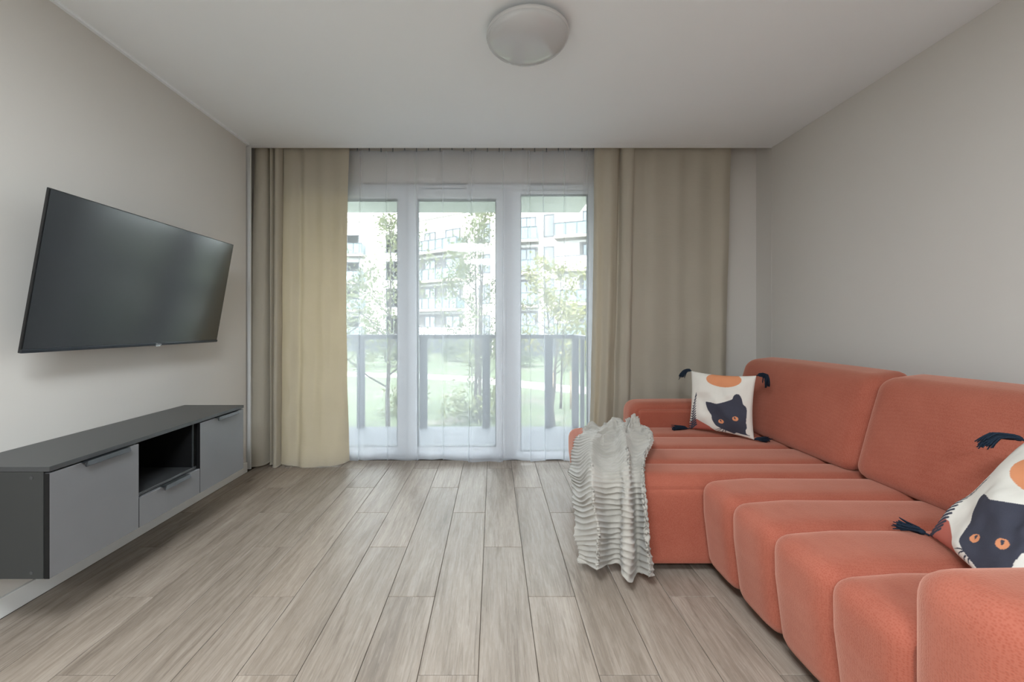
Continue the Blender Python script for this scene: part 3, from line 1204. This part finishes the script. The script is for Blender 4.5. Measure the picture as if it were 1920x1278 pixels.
def lathe(prof, n=64):
    vs, fs = [], []
    m = len(prof)
    for r, z in prof:
        for k in range(n):
            a = 2 * PI * k / n
            vs.append((r * math.cos(a), r * math.sin(a), z))
    for i in range(m - 1):
        for k in range(n):
            k2 = (k + 1) % n
            fs.append((i * n + k, (i + 1) * n + k, (i + 1) * n + k2, i * n + k2))
    return vs, fs


MB().add(*lathe([(0.0, 0.0), (0.165, 0.0), (0.168, -0.004), (0.168, -0.028), (0.0, -0.028)])).build('base_plate', M['lamp_rim'], lamp, smooth=False)
MB().add(*lathe([(0.17, -0.022), (0.192, -0.022), (0.199, -0.026), (0.201, -0.034), (0.199, -0.042), (0.194, -0.044)])).build('rim', M['lamp_rim'], lamp, smooth=True)
prof = [(0.1975, -0.040)]
for i in range(1, 17):
    a = i / 16 * PI / 2
    prof.append((0.1975 * math.cos(a) ** 0.82 if i < 16 else 0.0001, -0.040 - 0.066 * math.sin(a)))
MB().add(*lathe(prof)).build('dome', M['lamp_glass'], lamp, smooth=True)

# ------------------------------------------------------------------ low TV cabinet (hung on the wall)
CX0, CX1 = XL + 0.002, -1.578
CY0, CY1 = 1.497, 2.665
CZ0, CZ1 = 0.255, 0.655
cab = empty('tv_cabinet', ((CX0 + CX1) / 2, (CY0 + CY1) / 2, CZ0))
tag(cab, 'long low anthracite cabinet hung on the left wall under the television', 'cabinet')


def cp(name, x0, x1, y0, y1, z0, z1, mat, bevel=0.0012, parent=cab):
    return boxo(name, x0, x1, y0, y1, z0, z1, mat, parent, bevel, 1)


cp('top_panel', CX0, CX1, CY0, CY1, CZ1 - 0.018, CZ1, M['cab_top'])
XF = CX1 - 0.020      # carcass front, doors in front of it
cp('side_panel', CX0, XF - 0.004, CY0 + 0.002, CY0 + 0.018, CZ0, CZ1 - 0.018, M['cab_dark'])
cp('side_panel', CX0, XF - 0.004, CY1 - 0.018, CY1 - 0.002, CZ0, CZ1 - 0.018, M['cab_dark'])
cp('bottom_panel', CX0, XF - 0.004, CY0 + 0.018, CY1 - 0.018, CZ0, CZ0 + 0.016, M['cab_dark'])
cp('back_panel', CX0, CX0 + 0.006, CY0 + 0.018, CY1 - 0.018, CZ0 + 0.016, CZ1 - 0.018, M['cab_inner'])
Y1, Y2 = 1.878, 2.268
for yy in (Y1, Y2):
    cp('divider', CX0 + 0.006, XF - 0.004, yy - 0.008, yy + 0.008, CZ0 + 0.016, CZ1 - 0.018, M['cab_inner'])
ZD = 0.388            # top of the drawer front
cp('shelf', CX0 + 0.006, XF + 0.006, Y1 + 0.008, Y2 - 0.008, ZD + 0.004, ZD + 0.016, M['cab_top'])
cp('niche_liner', CX0 + 0.006, XF - 0.004, Y2 - 0.030, Y2 - 0.022, ZD + 0.016, CZ1 - 0.018, M['cab_inner'])
cp('niche_edge', XF - 0.003, XF + 0.004, Y2 - 0.034, Y2 - 0.026, ZD + 0.016, CZ1 - 0.018, M['handle'])


def front(name, y0, y1, z0, z1, hc, hw):
    d = cp(name, XF, CX1 - 0.001, y0 + 0.0015, y1 - 0.0015, z0, z1, M['cab_front'], 0.0008)
    h = MB()
    ya, yb = hc - hw / 2, hc + hw / 2
    # profile handle hooked on the top edge: vertical leg + outward lip
    x = CX1 - 0.001
    prof = [(x - 0.010, z1 + 0.003), (x + 0.016, z1 + 0.003), (x + 0.020, z1 - 0.014), (x + 0.017, z1 - 0.016), (x + 0.013, z1 - 0.0005), (x - 0.010, z1 - 0.0005)]
    vs = [(a, ya + (0.012 if k < 2 else 0), b) for k, (a, b) in enumerate(prof)] + [(a, yb, b) for a, b in prof]
    n = len(prof)
    fs = [(i, (i + 1) % n, n + (i + 1) % n, n + i) for i in range(n)] + [tuple(range(n - 1, -1, -1)), tuple(range(n, 2 * n))]
    dl = d.location + cab.location
    MB().box(XF - dl.x, CX1 - 0.0012 - dl.x, y0 + 0.0003 - dl.y, y0 + 0.0014 - dl.y, 0.0, z1 - z0).build('edge_band', M['cab_inner'], d)
    h.add([(a - dl.x, b - dl.y, c - dl.z) for a, b, c in vs], fs)
    h.build('handle', M['handle'], d)
    return d


DT = CZ1 - 0.018 - 0.006
front('door', CY0 + 0.001, Y1, CZ0 + 0.001, DT, 1.715, 0.20)
front('drawer', Y1, Y2, CZ0 + 0.001, ZD, 2.09, 0.17)
front('door', Y2, CY1 - 0.001, CZ0 + 0.001, DT, 2.49, 0.19)
for zz in (CZ0 + 0.022, CZ1 - 0.040):
    vs, fs = lathe([(0.0001, -0.0015), (0.006, -0.0015), (0.0065, 0.0)], 16)
    vs = [(x, z, y) for x, y, z in vs]
    MB().add(vs, fs).build('screw_cap', M['cab_top'], cab, loc=(XF - 0.045 - cab.location.x, CY0 + 0.002 - cab.location.y, zz - CZ0))

# ------------------------------------------------------------------ television on a tilting wall mount
TW, TH = 1.16, 0.652
tilt = math.atan2(0.114, 0.642)
tv = empty('television', (-1.832, 2.21, 1.049))
tag(tv, 'large black flat screen television tilted forward on the left wall', 'television')
# local frame: x out of the wall, y along the wall, z up; tilted about y
R_ = Matrix.Rotation(tilt, 4, 'Y')
tv.matrix_world = Matrix.Translation(tv.location) @ R_


def tvp(name, x0, x1, y0, y1, z0, z1, mat, bevel=0.0015):
    return MB().box(x0, x1, y0, y1, z0, z1).build(name, mat, tv, bevel=bevel)


tvp('body', -0.010, -0.001, -TW / 2, TW / 2, 0.0, TH, M['tv_black'])
tvp('rear_housing', -0.058, -0.010, -0.44, 0.46, 0.03, 0.42, M['tv_black'], 0.012)
tvp('screen', -0.001, 0.0008, -TW / 2 + 0.006, TW / 2 - 0.006, 0.016, TH - 0.005, M['screen'], 0.0)
tvp('bottom_bar', -0.004, 0.0045, -TW / 2, TW / 2, 0.0, 0.0145, M['tv_bar'], 0.002)
fc = bpy.data.curves.new('logo', 'FONT')
fc.body = 'Hisense'
fc.size = 0.012
fc.extrude = 0.0003
fc.align_x = 'CENTER'
fo = bpy.data.objects.new('logo_tmp', fc)
COL.objects.link(fo)
dg = bpy.context.evaluated_depsgraph_get()
lme = bpy.data.meshes.new_from_object(fo.evaluated_get(dg))
bpy.data.objects.remove(fo)
lme.transform(Matrix(((0, 0, 1, 0.0048), (1, 0, 0, 0.09), (0, 1, 0, 0.0035), (0, 0, 0, 1))))
lme.materials.clear()
obj('logo', lme, M['logo'], tv)
tvp('power_lamp', -0.006, 0.004, 0.075, 0.105, -0.005, 0.0, M['logo'], 0.001)
mnt = empty('tv_mount', (XL + 0.002, 2.21, 1.40))
tag(mnt, 'black steel tilting wall bracket behind the television', 'wall bracket')
MB().box(0, 0.012, -0.22, 0.22, -0.10, 0.10).build('wall_plate', M['steel'], mnt, bevel=0.002)
for yy in (-0.16, 0.16):
    MB().box(0.012, 0.066, yy - 0.015, yy + 0.015, -0.10, 0.06).build('arm', M['steel'], mnt, bevel=0.002)

# ------------------------------------------------------------------ sofa
SOX, SOY = 1.6, 2.0
sofa = empty('corner_sofa', (SOX, SOY, 0))
tag(sofa, 'terracotta upholstered corner sofa with ribbed seat and chaise along the right wall', 'sofa')


def sp(name, V, F, smooth=True):
    V = np.asarray(V, dtype=float) - np.array([SOX, SOY, 0])
    me = mesh(name, V, F, smooth)
    bm = bmesh.new()
    bm.from_mesh(me)
    bmesh.ops.recalc_face_normals(bm, faces=list(bm.faces))
    bm.to_mesh(me)
    bm.free()
    me.polygons.foreach_set('use_smooth', np.array([smooth and len(p.vertices) == 4 for p in me.polygons], dtype=bool))
    return obj(name, me, M['sofa'], sofa)


ZS = 0.462
# main seat: four stuffed rolls
seat_path = round_poly([(1.85, 0.06, 0.02), (1.85, ZS, 0.03), (1.16, ZS + 0.004, 0.0), (0.952, ZS - 0.012, 0.17), (0.955, 0.30, 0.0), (0.985, 0.055, 0.06)], 12)
yy = [1.955, 1.715, 1.465, 1.215, 0.985]
for a, b in zip(yy[:-1], yy[1:]):
    sp('seat_roll', *sweep_roll(seat_path, b, a, 0.028, 0.028, n=130, m=19, p=5))
# chaise rolls wrap over the left end
ch_path = round_poly([(1.85, 0.06, 0.02), (1.85, ZS - 0.004, 0.03), (0.66, ZS - 0.002, 0.0), (0.512, ZS - 0.010, 0.12), (0.514, 0.30, 0.0), (0.55, 0.055, 0.06)], 12)
yy = [2.93, 2.685, 2.43, 2.17]
for a, b in zip(yy[:-1], yy[1:]):
    sp('chaise_roll', *sweep_roll(ch_path, b, a, 0.022, 0.022, n=130, m=19, p=6))
sp('chaise_roll', *sweep_roll(ch_path, 1.962, 2.17, 0.050, 0.022, n=130, m=25, p=5))
# front panel of the chaise below the roll
fp = soft_box({(sx, sy, sz): (1.03 + sx * 0.475, 1.975 + sy * 0.022, 0.222 + sz * 0.172) for sx in (-1, 1) for sy in (-1, 1) for sz in (-1, 1)}, (0.475, 0.022, 0.172), 0.012, n=10)
fp.transform(Matrix.Translation((-SOX, -SOY, 0)))
obj('chaise_panel', fp, M['sofa'], sofa)
# arms
arm_path = round_poly([(2.18, 0.05, 0.03), (2.18, 0.622, 0.05), (1.25, 0.622, 0.0), (0.955, 0.618, 0.10), (0.955, 0.05, 0.05)], 12)
sp('arm', *sweep_roll(arm_path, 2.935, 3.15, 0.03, 0.03, n=130, m=19, p=4))
sp('arm', *sweep_roll(arm_path, 0.765, 0.985, 0.045, 0.035, n=130, m=21, p=3.2))
pnl = round_poly([(1.75, 0.40, 0.02), (1.75, 0.572, 0.02), (1.005, 0.572, 0.035), (1.005, 0.40, 0.02)], 8)
sp('arm_panel', *sweep_roll(pnl, 2.912, 2.952, 0.016, 0.0, n=90, m=13, p=3))
sp('arm_panel', *sweep_roll(pnl, 0.975, 0.992, 0.0, 0.006, n=90, m=9, p=2.5))
# back frame and base
bf = round_poly([(1.98, 0.05, 0.02), (1.90, 0.40, 0.02), (2.03, 0.80, 0.05), (2.17, 0.80, 0.05), (2.18, 0.05, 0.02)], 8)
sp('back_frame', *sweep_roll(bf, 0.80, 3.10, 0.02, 0.02, n=90, m=13, p=6))


def back_cushion(y0, y1):
    c = {}
    for sy, y in ((-1, y0), (1, y1)):
        c[(-1, sy, -1)] = (1.670, y, 0.455)
        c[(-1, sy, 1)] = (1.800, y, 0.915)
        c[(1, sy, -1)] = (1.900, y, 0.455)
        c[(1, sy, 1)] = (2.020, y, 0.940)
    me = soft_box(c, (0.12, (y1 - y0) / 2, 0.24), 0.065, (0.22, 0.02, 0.03), n=22)
    me.transform(Matrix.Translation((-SOX, -SOY, 0)))
    o = obj('back_cushion', me, M['sofa'], sofa)
    # piping round the end seams
    return o


back_cushion(1.992, 3.03)
back_cushion(0.96, 1.986)
M['foot'] = simple('black_plastic_foot', (28, 28, 28), 0.5, 0.4)
for fx, fy in ((0.66, 2.05), (0.66, 2.85), (1.08, 3.05), (1.08, 0.86), (2.08, 0.86), (2.08, 3.05), (1.10, 1.45)):
    vs, fs = lathe([(0.0001, 0.0), (0.026, 0.0), (0.03, 0.07), (0.0001, 0.07)], 20)
    MB().add(vs, fs).build('foot', M['foot'], sofa, loc=(fx - SOX, fy - SOY, 0.0))


# ------------------------------------------------------------------ printed cushions
def poly_mask(U, V, poly):
    ins = np.zeros(U.shape, dtype=bool)
    n = len(poly)
    for i in range(n):
        x1, y1 = poly[i]
        x2, y2 = poly[(i + 1) % n]
        if y1 == y2:
            continue
        c = ((V < y1) != (V < y2)) & (U < (x2 - x1) * (V - y1) / (y2 - y1) + x1)
        ins ^= c
    return ins


def seg_mask(U, V, a, b, w0, w1):
    ax, ay = a
    bx, by = b
    dx, dy = bx - ax, by - ay
    t = np.clip(((U - ax) * dx + (V - ay) * dy) / (dx * dx + dy * dy), 0, 1)
    d = np.hypot(U - ax - t * dx, V - ay - t * dy)
    return d < w0 + (w1 - w0) * t


def smooth_poly(pts, per=6):
    P = np.array(pts, dtype=float)
    k = len(P)
    Q = np.vstack([P[-1], P, P[0], P[1]])
    return [tuple(q) for q in cr(Q, np.linspace(1, k + 1, k * per, endpoint=False))]


CREAM, ORANGE, NAVY, HILL = lin((222, 217, 208)), lin((216, 142, 100)), lin((56, 58, 72)), lin((178, 96, 82))


def print_colors(u, v, sun_v=0.085):
    """u to the right, v downwards, 0..1 on the cushion face; a cat, a sun, a hill and a fern"""
    def pt(x, y):      # design drawing units -> face units
        uu = (x - 290) / 880
        yt = 190 + 75 * 4 * uu * (1 - uu) * 0.9
        yb = 945 + 205 * uu
        return (uu, (y - yt) / (yb - yt))
    C = np.tile(np.array(CREAM), u.shape + (1,))
    C[((u - 0.55) / 0.265) ** 2 + ((v - sun_v) / 0.135) ** 2 < 1] = ORANGE
    hill = [pt(*p) for p in [(225, 1260), (225, 940), (310, 862), (400, 830), (440, 838), (520, 890), (610, 950), (690, 1030), (770, 1078), (800, 1260)]]
    C[poly_mask(u, v, hill)] = HILL
    cat = [pt(*p) for p in [(552, 632), (575, 625), (650, 640), (720, 655), (800, 637), (880, 605), (915, 588), (932, 545), (958, 516), (990, 508), (1012, 520), (1040, 570), (1062, 640), (1105, 690), (1112, 800), (1104, 900), (1108, 975), (1088, 1020), (1096, 1072), (1140, 1096), (1085, 1088), (1020, 1075), (965, 1057), (930, 1075), (880, 1050), (830, 1025), (770, 992), (710, 950), (675, 900), (655, 850), (645, 800), (610, 750), (575, 690)]]
    C[poly_mask(u, v, smooth_poly(cat))] = NAVY
    for (ex, ey, px, py) in ((775, 892, 768, 878), (972, 851, 964, 838)):
        e = pt(ex, ey)
        C[((u - e[0]) / 0.043) ** 2 + ((v - e[1]) / 0.037) ** 2 < 1] = ORANGE
        q = pt(px, py)
        C[seg_mask(u, v, q, (q[0] + 0.012, q[1] + 0.022), 0.012, 0.003)] = NAVY
    for a, b in (((772, 990), (692, 1008)), ((780, 1000), (715, 1036)), ((802, 1018), (765, 1060)), ((826, 1026), (818, 1076))):
        C[seg_mask(u, v, pt(*a), pt(*b), 0.006, 0.002)] = NAVY
    # fern
    stem = [(400, 497), (378, 560), (362, 640), (356, 720), (352, 800), (342, 880), (332, 960)]
    for a, b in zip(stem[:-1], stem[1:]):
        C[seg_mask(u, v, pt(*a), pt(*b), 0.006, 0.007)] = NAVY
    for i in range(13):
        f = i / 12
        y = 530 + 400 * f ** 0.9
        x0 = np.interp(y, [s[1] for s in stem], [s[0] for s in stem])
        L = 18 + 66 * f
        C[seg_mask(u, v, pt(x0, y + 18), pt(x0 + L, y - 14 - 12 * f), 0.006 + 0.008 * f, 0.004 + 0.009 * f)] = NAVY
        C[seg_mask(u, v, pt(x0, y + 18), pt(x0 - L * 0.7, y + 4), 0.006 + 0.008 * f, 0.004 + 0.006 * f)] = NAVY
    C[seg_mask(u, v, pt(330, 985), pt(405, 985), 0.014, 0.024)] = NAVY
    return C


def cushion(label, size, thick, frame, tassel_dirs, seed, sun_v=0.085, n=190):
    """frame: 4x4 matrix whose x = right, y = up along the face, z = out of the face; origin at the bottom centre"""
    t = empty('throw_pillow', frame.to_translation())
    t.matrix_world = frame
    tag(t, label, 'pillow', 'cat print throw pillows')
    r = np.random.default_rng(seed)
    a = np.linspace(-1, 1, n)
    U, Vv = np.meshgrid(a, a, indexing='xy')
    h = size / 2
    pin = 0.075
    X = U * h * (1 - pin * (1 - Vv ** 2) * np.abs(U) ** 1.5)
    Y = Vv * h * (1 - pin * (1 - U ** 2) * np.abs(Vv) ** 1.5)
    T = thick * ((1 - U ** 2).clip(0) * (1 - Vv ** 2).clip(0)) ** 0.42
    wr = smooth_noise((U.ravel() + 1) / 2, (Vv.ravel() + 1) / 2, seed, 4, 4).reshape(U.shape) * 0.010
    wr += smooth_noise((U.ravel() + 1) / 2, (Vv.ravel() + 1) / 2, seed + 5, 11, 9).reshape(U.shape) * 0.003
    edge = ((1 - U ** 2) * (1 - Vv ** 2)).clip(0) ** 0.5
    Zf = T + wr * edge
    Zb = -T * 0.9
    F = grid_faces(n, n)
    V1 = np.stack([X, Y + h, Zf], -1).reshape(-1, 3)
    me = mesh('cover_front', V1, F, True)
    ca = me.color_attributes.new('print', 'FLOAT_COLOR', 'POINT')
    cols = print_colors((U + 1) / 2, (1 - Vv) / 2, sun_v).reshape(-1, 4)
    ca.data.foreach_set('color', cols.astype(np.float32).ravel())
    obj('cover_front', me, M['print'], t)
    m2 = 40
    b = np.linspace(0, n - 1, m2).astype(int)
    V2 = np.stack([X, Y + h, Zb], -1)[np.ix_(b, b)].reshape(-1, 3)
    me2 = mesh('cover_back', V2, grid_faces(m2, m2)[:, ::-1], True)
    ca = me2.color_attributes.new('print', 'FLOAT_COLOR', 'POINT')
    ca.data.foreach_set('color', np.tile(np.array(CREAM, dtype=np.float32), m2 * m2))
    obj('cover_back', me2, M['print'], t)
    inv = frame.inverted().to_3x3()
    for (sx, sy), d in tassel_dirs.items():
        cpos = Vector((sx * h, h + sy * h, 0))
        q = []
        dl = [(inv @ Vector(v)) for v in d]       # world displacements from the corner along the tassel
        pts = [cpos] + [cpos + v for v in dl]
        mb = MB()
        # cord and bound neck
        neck = pts[0].lerp(pts[1], 0.55)
        mb.tube([pts[0], neck], 0.0035, 6)
        ax = (pts[1] - pts[0]).normalized()
        mb.tube([neck - ax * 0.004, neck + ax * 0.004, neck + ax * 0.014], [0.006, 0.009, 0.008], 8)
        for k in range(64):
            jx = Vector(r.normal(0, 1, 3)) * 0.0035
            tip = Vector(r.normal(0, 1, 3)) * 0.0075
            L = r.uniform(0.9, 1.08)
            P = [neck + jx * 0.5]
            for j, p in enumerate(pts[1:]):
                f = (j + 1) / (len(pts) - 1)
                P.append(neck + (p - neck) * L + jx * (1 - f) + tip * f)
            Q = cr([tuple(p) for p in P], np.linspace(0, len(P) - 1, 7))
            mb.tube([tuple(p) for p in Q], [0.0020, 0.0024, 0.0026, 0.0026, 0.0026, 0.0024, 0.0018], 4)
        mb.build('tassel', M['navy_yarn'], t, smooth=True)
    return t


def frame_from(origin, right, up):
    x = Vector(right).normalized()
    y = Vector(up)
    y = (y - x * y.dot(x)).normalized()
    z = x.cross(y)
    m = Matrix((x, y, z)).transposed().to_4x4()
    m.translation = Vector(origin)
    return m


# far pillow: leans into the corner of chaise arm and back cushion
cushion('cat print pillow leaning in the chaise corner beside the back cushion', 0.385, 0.062,
        frame_from((1.440, 2.680, ZS + 0.006), (0.69, -0.72, 0.0), (0.07, 0.09, 0.99)),
        {(-1, 1): [(-0.018, -0.004, 0.006), (-0.050, -0.012, 0.000), (-0.072, -0.016, -0.032)],
         (1, 1): [(0.018, -0.010, 0.008), (0.046, -0.020, 0.0), (0.050, -0.022, -0.055)],
         (-1, -1): [(-0.03, -0.004, 0.006), (-0.07, -0.010, 0.006), (-0.105, -0.012, 0.004)],
         (1, -1): [(0.012, -0.012, 0.010), (0.03, -0.03, 0.012), (0.062, -0.035, 0.012)]}, 31)
# near pillow: leans back on the near back cushion
cushion('cat print pillow partly hidden behind the near sofa arm', 0.40, 0.055,
        frame_from((1.339, 1.200, ZS + 0.008), (-0.446, -0.895, 0.0), (0.50, -0.22, 0.835)),
        {(-1, 1): [(-0.014, 0.020, 0.008), (-0.05, 0.040, 0.006), (-0.085, 0.04, -0.020)],
         (-1, -1): [(-0.016, 0.02, 0.008), (-0.040, 0.035, 0.010), (-0.058, 0.045, 0.012)],
         (1, 1): [(0.014, -0.020, 0.008), (0.03, -0.05, 0.0), (0.03, -0.06, -0.03)],
         (1, -1): [(-0.01, -0.02, 0.008), (-0.02, -0.04, 0.008), (-0.02, -0.06, 0.010)]}, 77, sun_v=0.20)

# ------------------------------------------------------------------ ribbed plush throw over the chaise corner
# each row: one lengthwise line of the throw, from the bunched end on the seat to the lower hem (metres)
GUIDES = [
    [(0.614, 2.86, 0.479), (0.529, 2.82, 0.432), (0.507, 2.76, 0.354), (0.482, 2.66, 0.294), (0.443, 2.52, 0.284), (0.438, 2.38, 0.272), (0.413, 2.24, 0.249), (0.402, 2.13, 0.215), (0.387, 2.03, 0.156), (0.392, 1.98, 0.114), (0.39, 1.94, 0.073)],
    [(0.655, 2.8, 0.513), (0.54, 2.62, 0.482), (0.497, 2.46, 0.437), (0.464, 2.3, 0.407), (0.436, 2.16, 0.383), (0.424, 2.08, 0.356), (0.414, 2.02, 0.311), (0.418, 1.98, 0.261), (0.418, 1.95, 0.189), (0.422, 1.935, 0.132), (0.428, 1.925, 0.067)],
    [(0.694, 2.74, 0.528), (0.586, 2.48, 0.533), (0.525, 2.28, 0.524), (0.48, 2.1, 0.52), (0.45, 1.97, 0.5), (0.435, 1.893, 0.453), (0.433, 1.851, 0.407), (0.446, 1.846, 0.334), (0.46, 1.836, 0.258), (0.456, 1.831, 0.181), (0.45, 1.826, 0.102)],
    [(0.739, 2.72, 0.542), (0.649, 2.48, 0.515), (0.586, 2.27, 0.489), (0.54, 2.09, 0.478), (0.517, 1.975, 0.472), (0.508, 1.922, 0.436), (0.514, 1.922, 0.371), (0.522, 1.922, 0.294), (0.529, 1.922, 0.216), (0.532, 1.922, 0.145), (0.529, 1.922, 0.067)],
    [(0.784, 2.7, 0.557), (0.703, 2.48, 0.523), (0.651, 2.27, 0.497), (0.61, 2.1, 0.482), (0.58, 1.975, 0.476), (0.568, 1.922, 0.436), (0.572, 1.922, 0.371), (0.575, 1.922, 0.294), (0.576, 1.922, 0.216), (0.577, 1.922, 0.145), (0.574, 1.922, 0.073)],
    [(0.813, 2.66, 0.58), (0.741, 2.46, 0.559), (0.682, 2.25, 0.548), (0.64, 2.07, 0.529), (0.607, 1.955, 0.501), (0.577, 1.883, 0.451), (0.561, 1.841, 0.405), (0.556, 1.831, 0.335), (0.553, 1.821, 0.259), (0.549, 1.816, 0.176), (0.55, 1.808, 0.083)],
    [(0.834, 2.6, 0.609), (0.769, 2.43, 0.576), (0.709, 2.23, 0.564), (0.663, 2.06, 0.542), (0.63, 1.945, 0.51), (0.609, 1.871, 0.455), (0.598, 1.826, 0.404), (0.599, 1.816, 0.335), (0.599, 1.806, 0.261), (0.6, 1.799, 0.167), (0.589, 1.791, 0.063)],
    [(0.862, 2.58, 0.61), (0.825, 2.42, 0.555), (0.756, 2.23, 0.523), (0.698, 2.08, 0.495), (0.661, 1.97, 0.481), (0.65, 1.922, 0.436), (0.654, 1.922, 0.371), (0.654, 1.919, 0.295), (0.655, 1.914, 0.22), (0.654, 1.909, 0.139), (0.654, 1.904, 0.044)],
    [(0.897, 2.58, 0.587), (0.9, 2.42, 0.561), (0.83, 2.24, 0.543), (0.743, 2.08, 0.522), (0.694, 1.955, 0.501), (0.67, 1.888, 0.449), (0.66, 1.846, 0.403), (0.665, 1.841, 0.33), (0.664, 1.831, 0.255), (0.668, 1.826, 0.165), (0.673, 1.821, 0.069)],
    [(0.914, 2.6, 0.56), (0.907, 2.4, 0.534), (0.84, 2.23, 0.519), (0.751, 2.07, 0.503), (0.704, 1.95, 0.487), (0.686, 1.899, 0.438), (0.68, 1.87, 0.386), (0.683, 1.865, 0.313), (0.689, 1.86, 0.24), (0.701, 1.855, 0.149), (0.713, 1.845, 0.061)],
]
RIBS = 36
nr, nc = RIBS * 9, 190
G = np.array(GUIDES)
rows = np.linspace(0, G.shape[1] - 1, nr)
L = np.stack([cr(g, rows) for g in G])                 # guide, row, 3
colt = np.linspace(0, len(G) - 1, nc)
S_ = np.stack([cr(L[:, i], colt) for i in range(nr)])  # row, col, 3
# even out rib spacing along the mean length
seg = np.linalg.norm(np.diff(S_, axis=0), axis=2).mean(1)
arc = np.r_[0, np.cumsum(seg)]
arc /= arc[-1]
uu, vv = np.meshgrid(np.linspace(0, 1, nc), np.linspace(0, 1, nr))
bunch = np.clip((0.34 - arc[:, None]) / 0.34, 0, 1)
wob = smooth_noise(uu.ravel(), vv.ravel(), 61, 9, 16).reshape(nr, nc)
wob2 = smooth_noise(uu.ravel(), vv.ravel(), 62, 22, 26).reshape(nr, nc)
du = np.gradient(S_, axis=0)
dv = np.gradient(S_, axis=1)
N_ = np.cross(dv, du)
N_ /= np.linalg.norm(N_, axis=2)[..., None] + 1e-9
if N_[nr // 2, nc // 2, 1] > 0:
    N_ = -N_
S_ = S_ + N_ * ((wob * 0.006 + wob2 * 0.003) * (0.5 + 2.2 * bunch) + np.abs(wob2) * 0.020 * bunch)[..., None]
phase = (RIBS * np.interp(arc, [0, 0.60, 1.0], [0, 0.50, 1.0]))[:, None] + 0.10 * wob
rib = np.abs(np.sin(PI * phase)) ** 0.55
# tufts along each rib
tuft = 1 - 0.08 * np.abs(np.sin(uu * PI * 70 + 3 * wob))
S_ = S_ + N_ * ((0.0098 + 0.002 * bunch) * rib * tuft)[..., None]
base = np.array([0.62, 1.95, 0.0])
V_ = (S_ - base).reshape(-1, 3)
V_[:, 2] = np.maximum(V_[:, 2], 0.006)
me = mesh('throw_blanket', V_, grid_faces(nr, nc), True)
throw = obj('throw_blanket', me, M['blanket'], None, tuple(base))
tag(throw, 'light grey ribbed plush throw draped over the chaise corner', 'blanket')
sm = throw.modifiers.new('thickness', 'SOLIDIFY')
sm.thickness = 0.008
sm.offset = -1.0
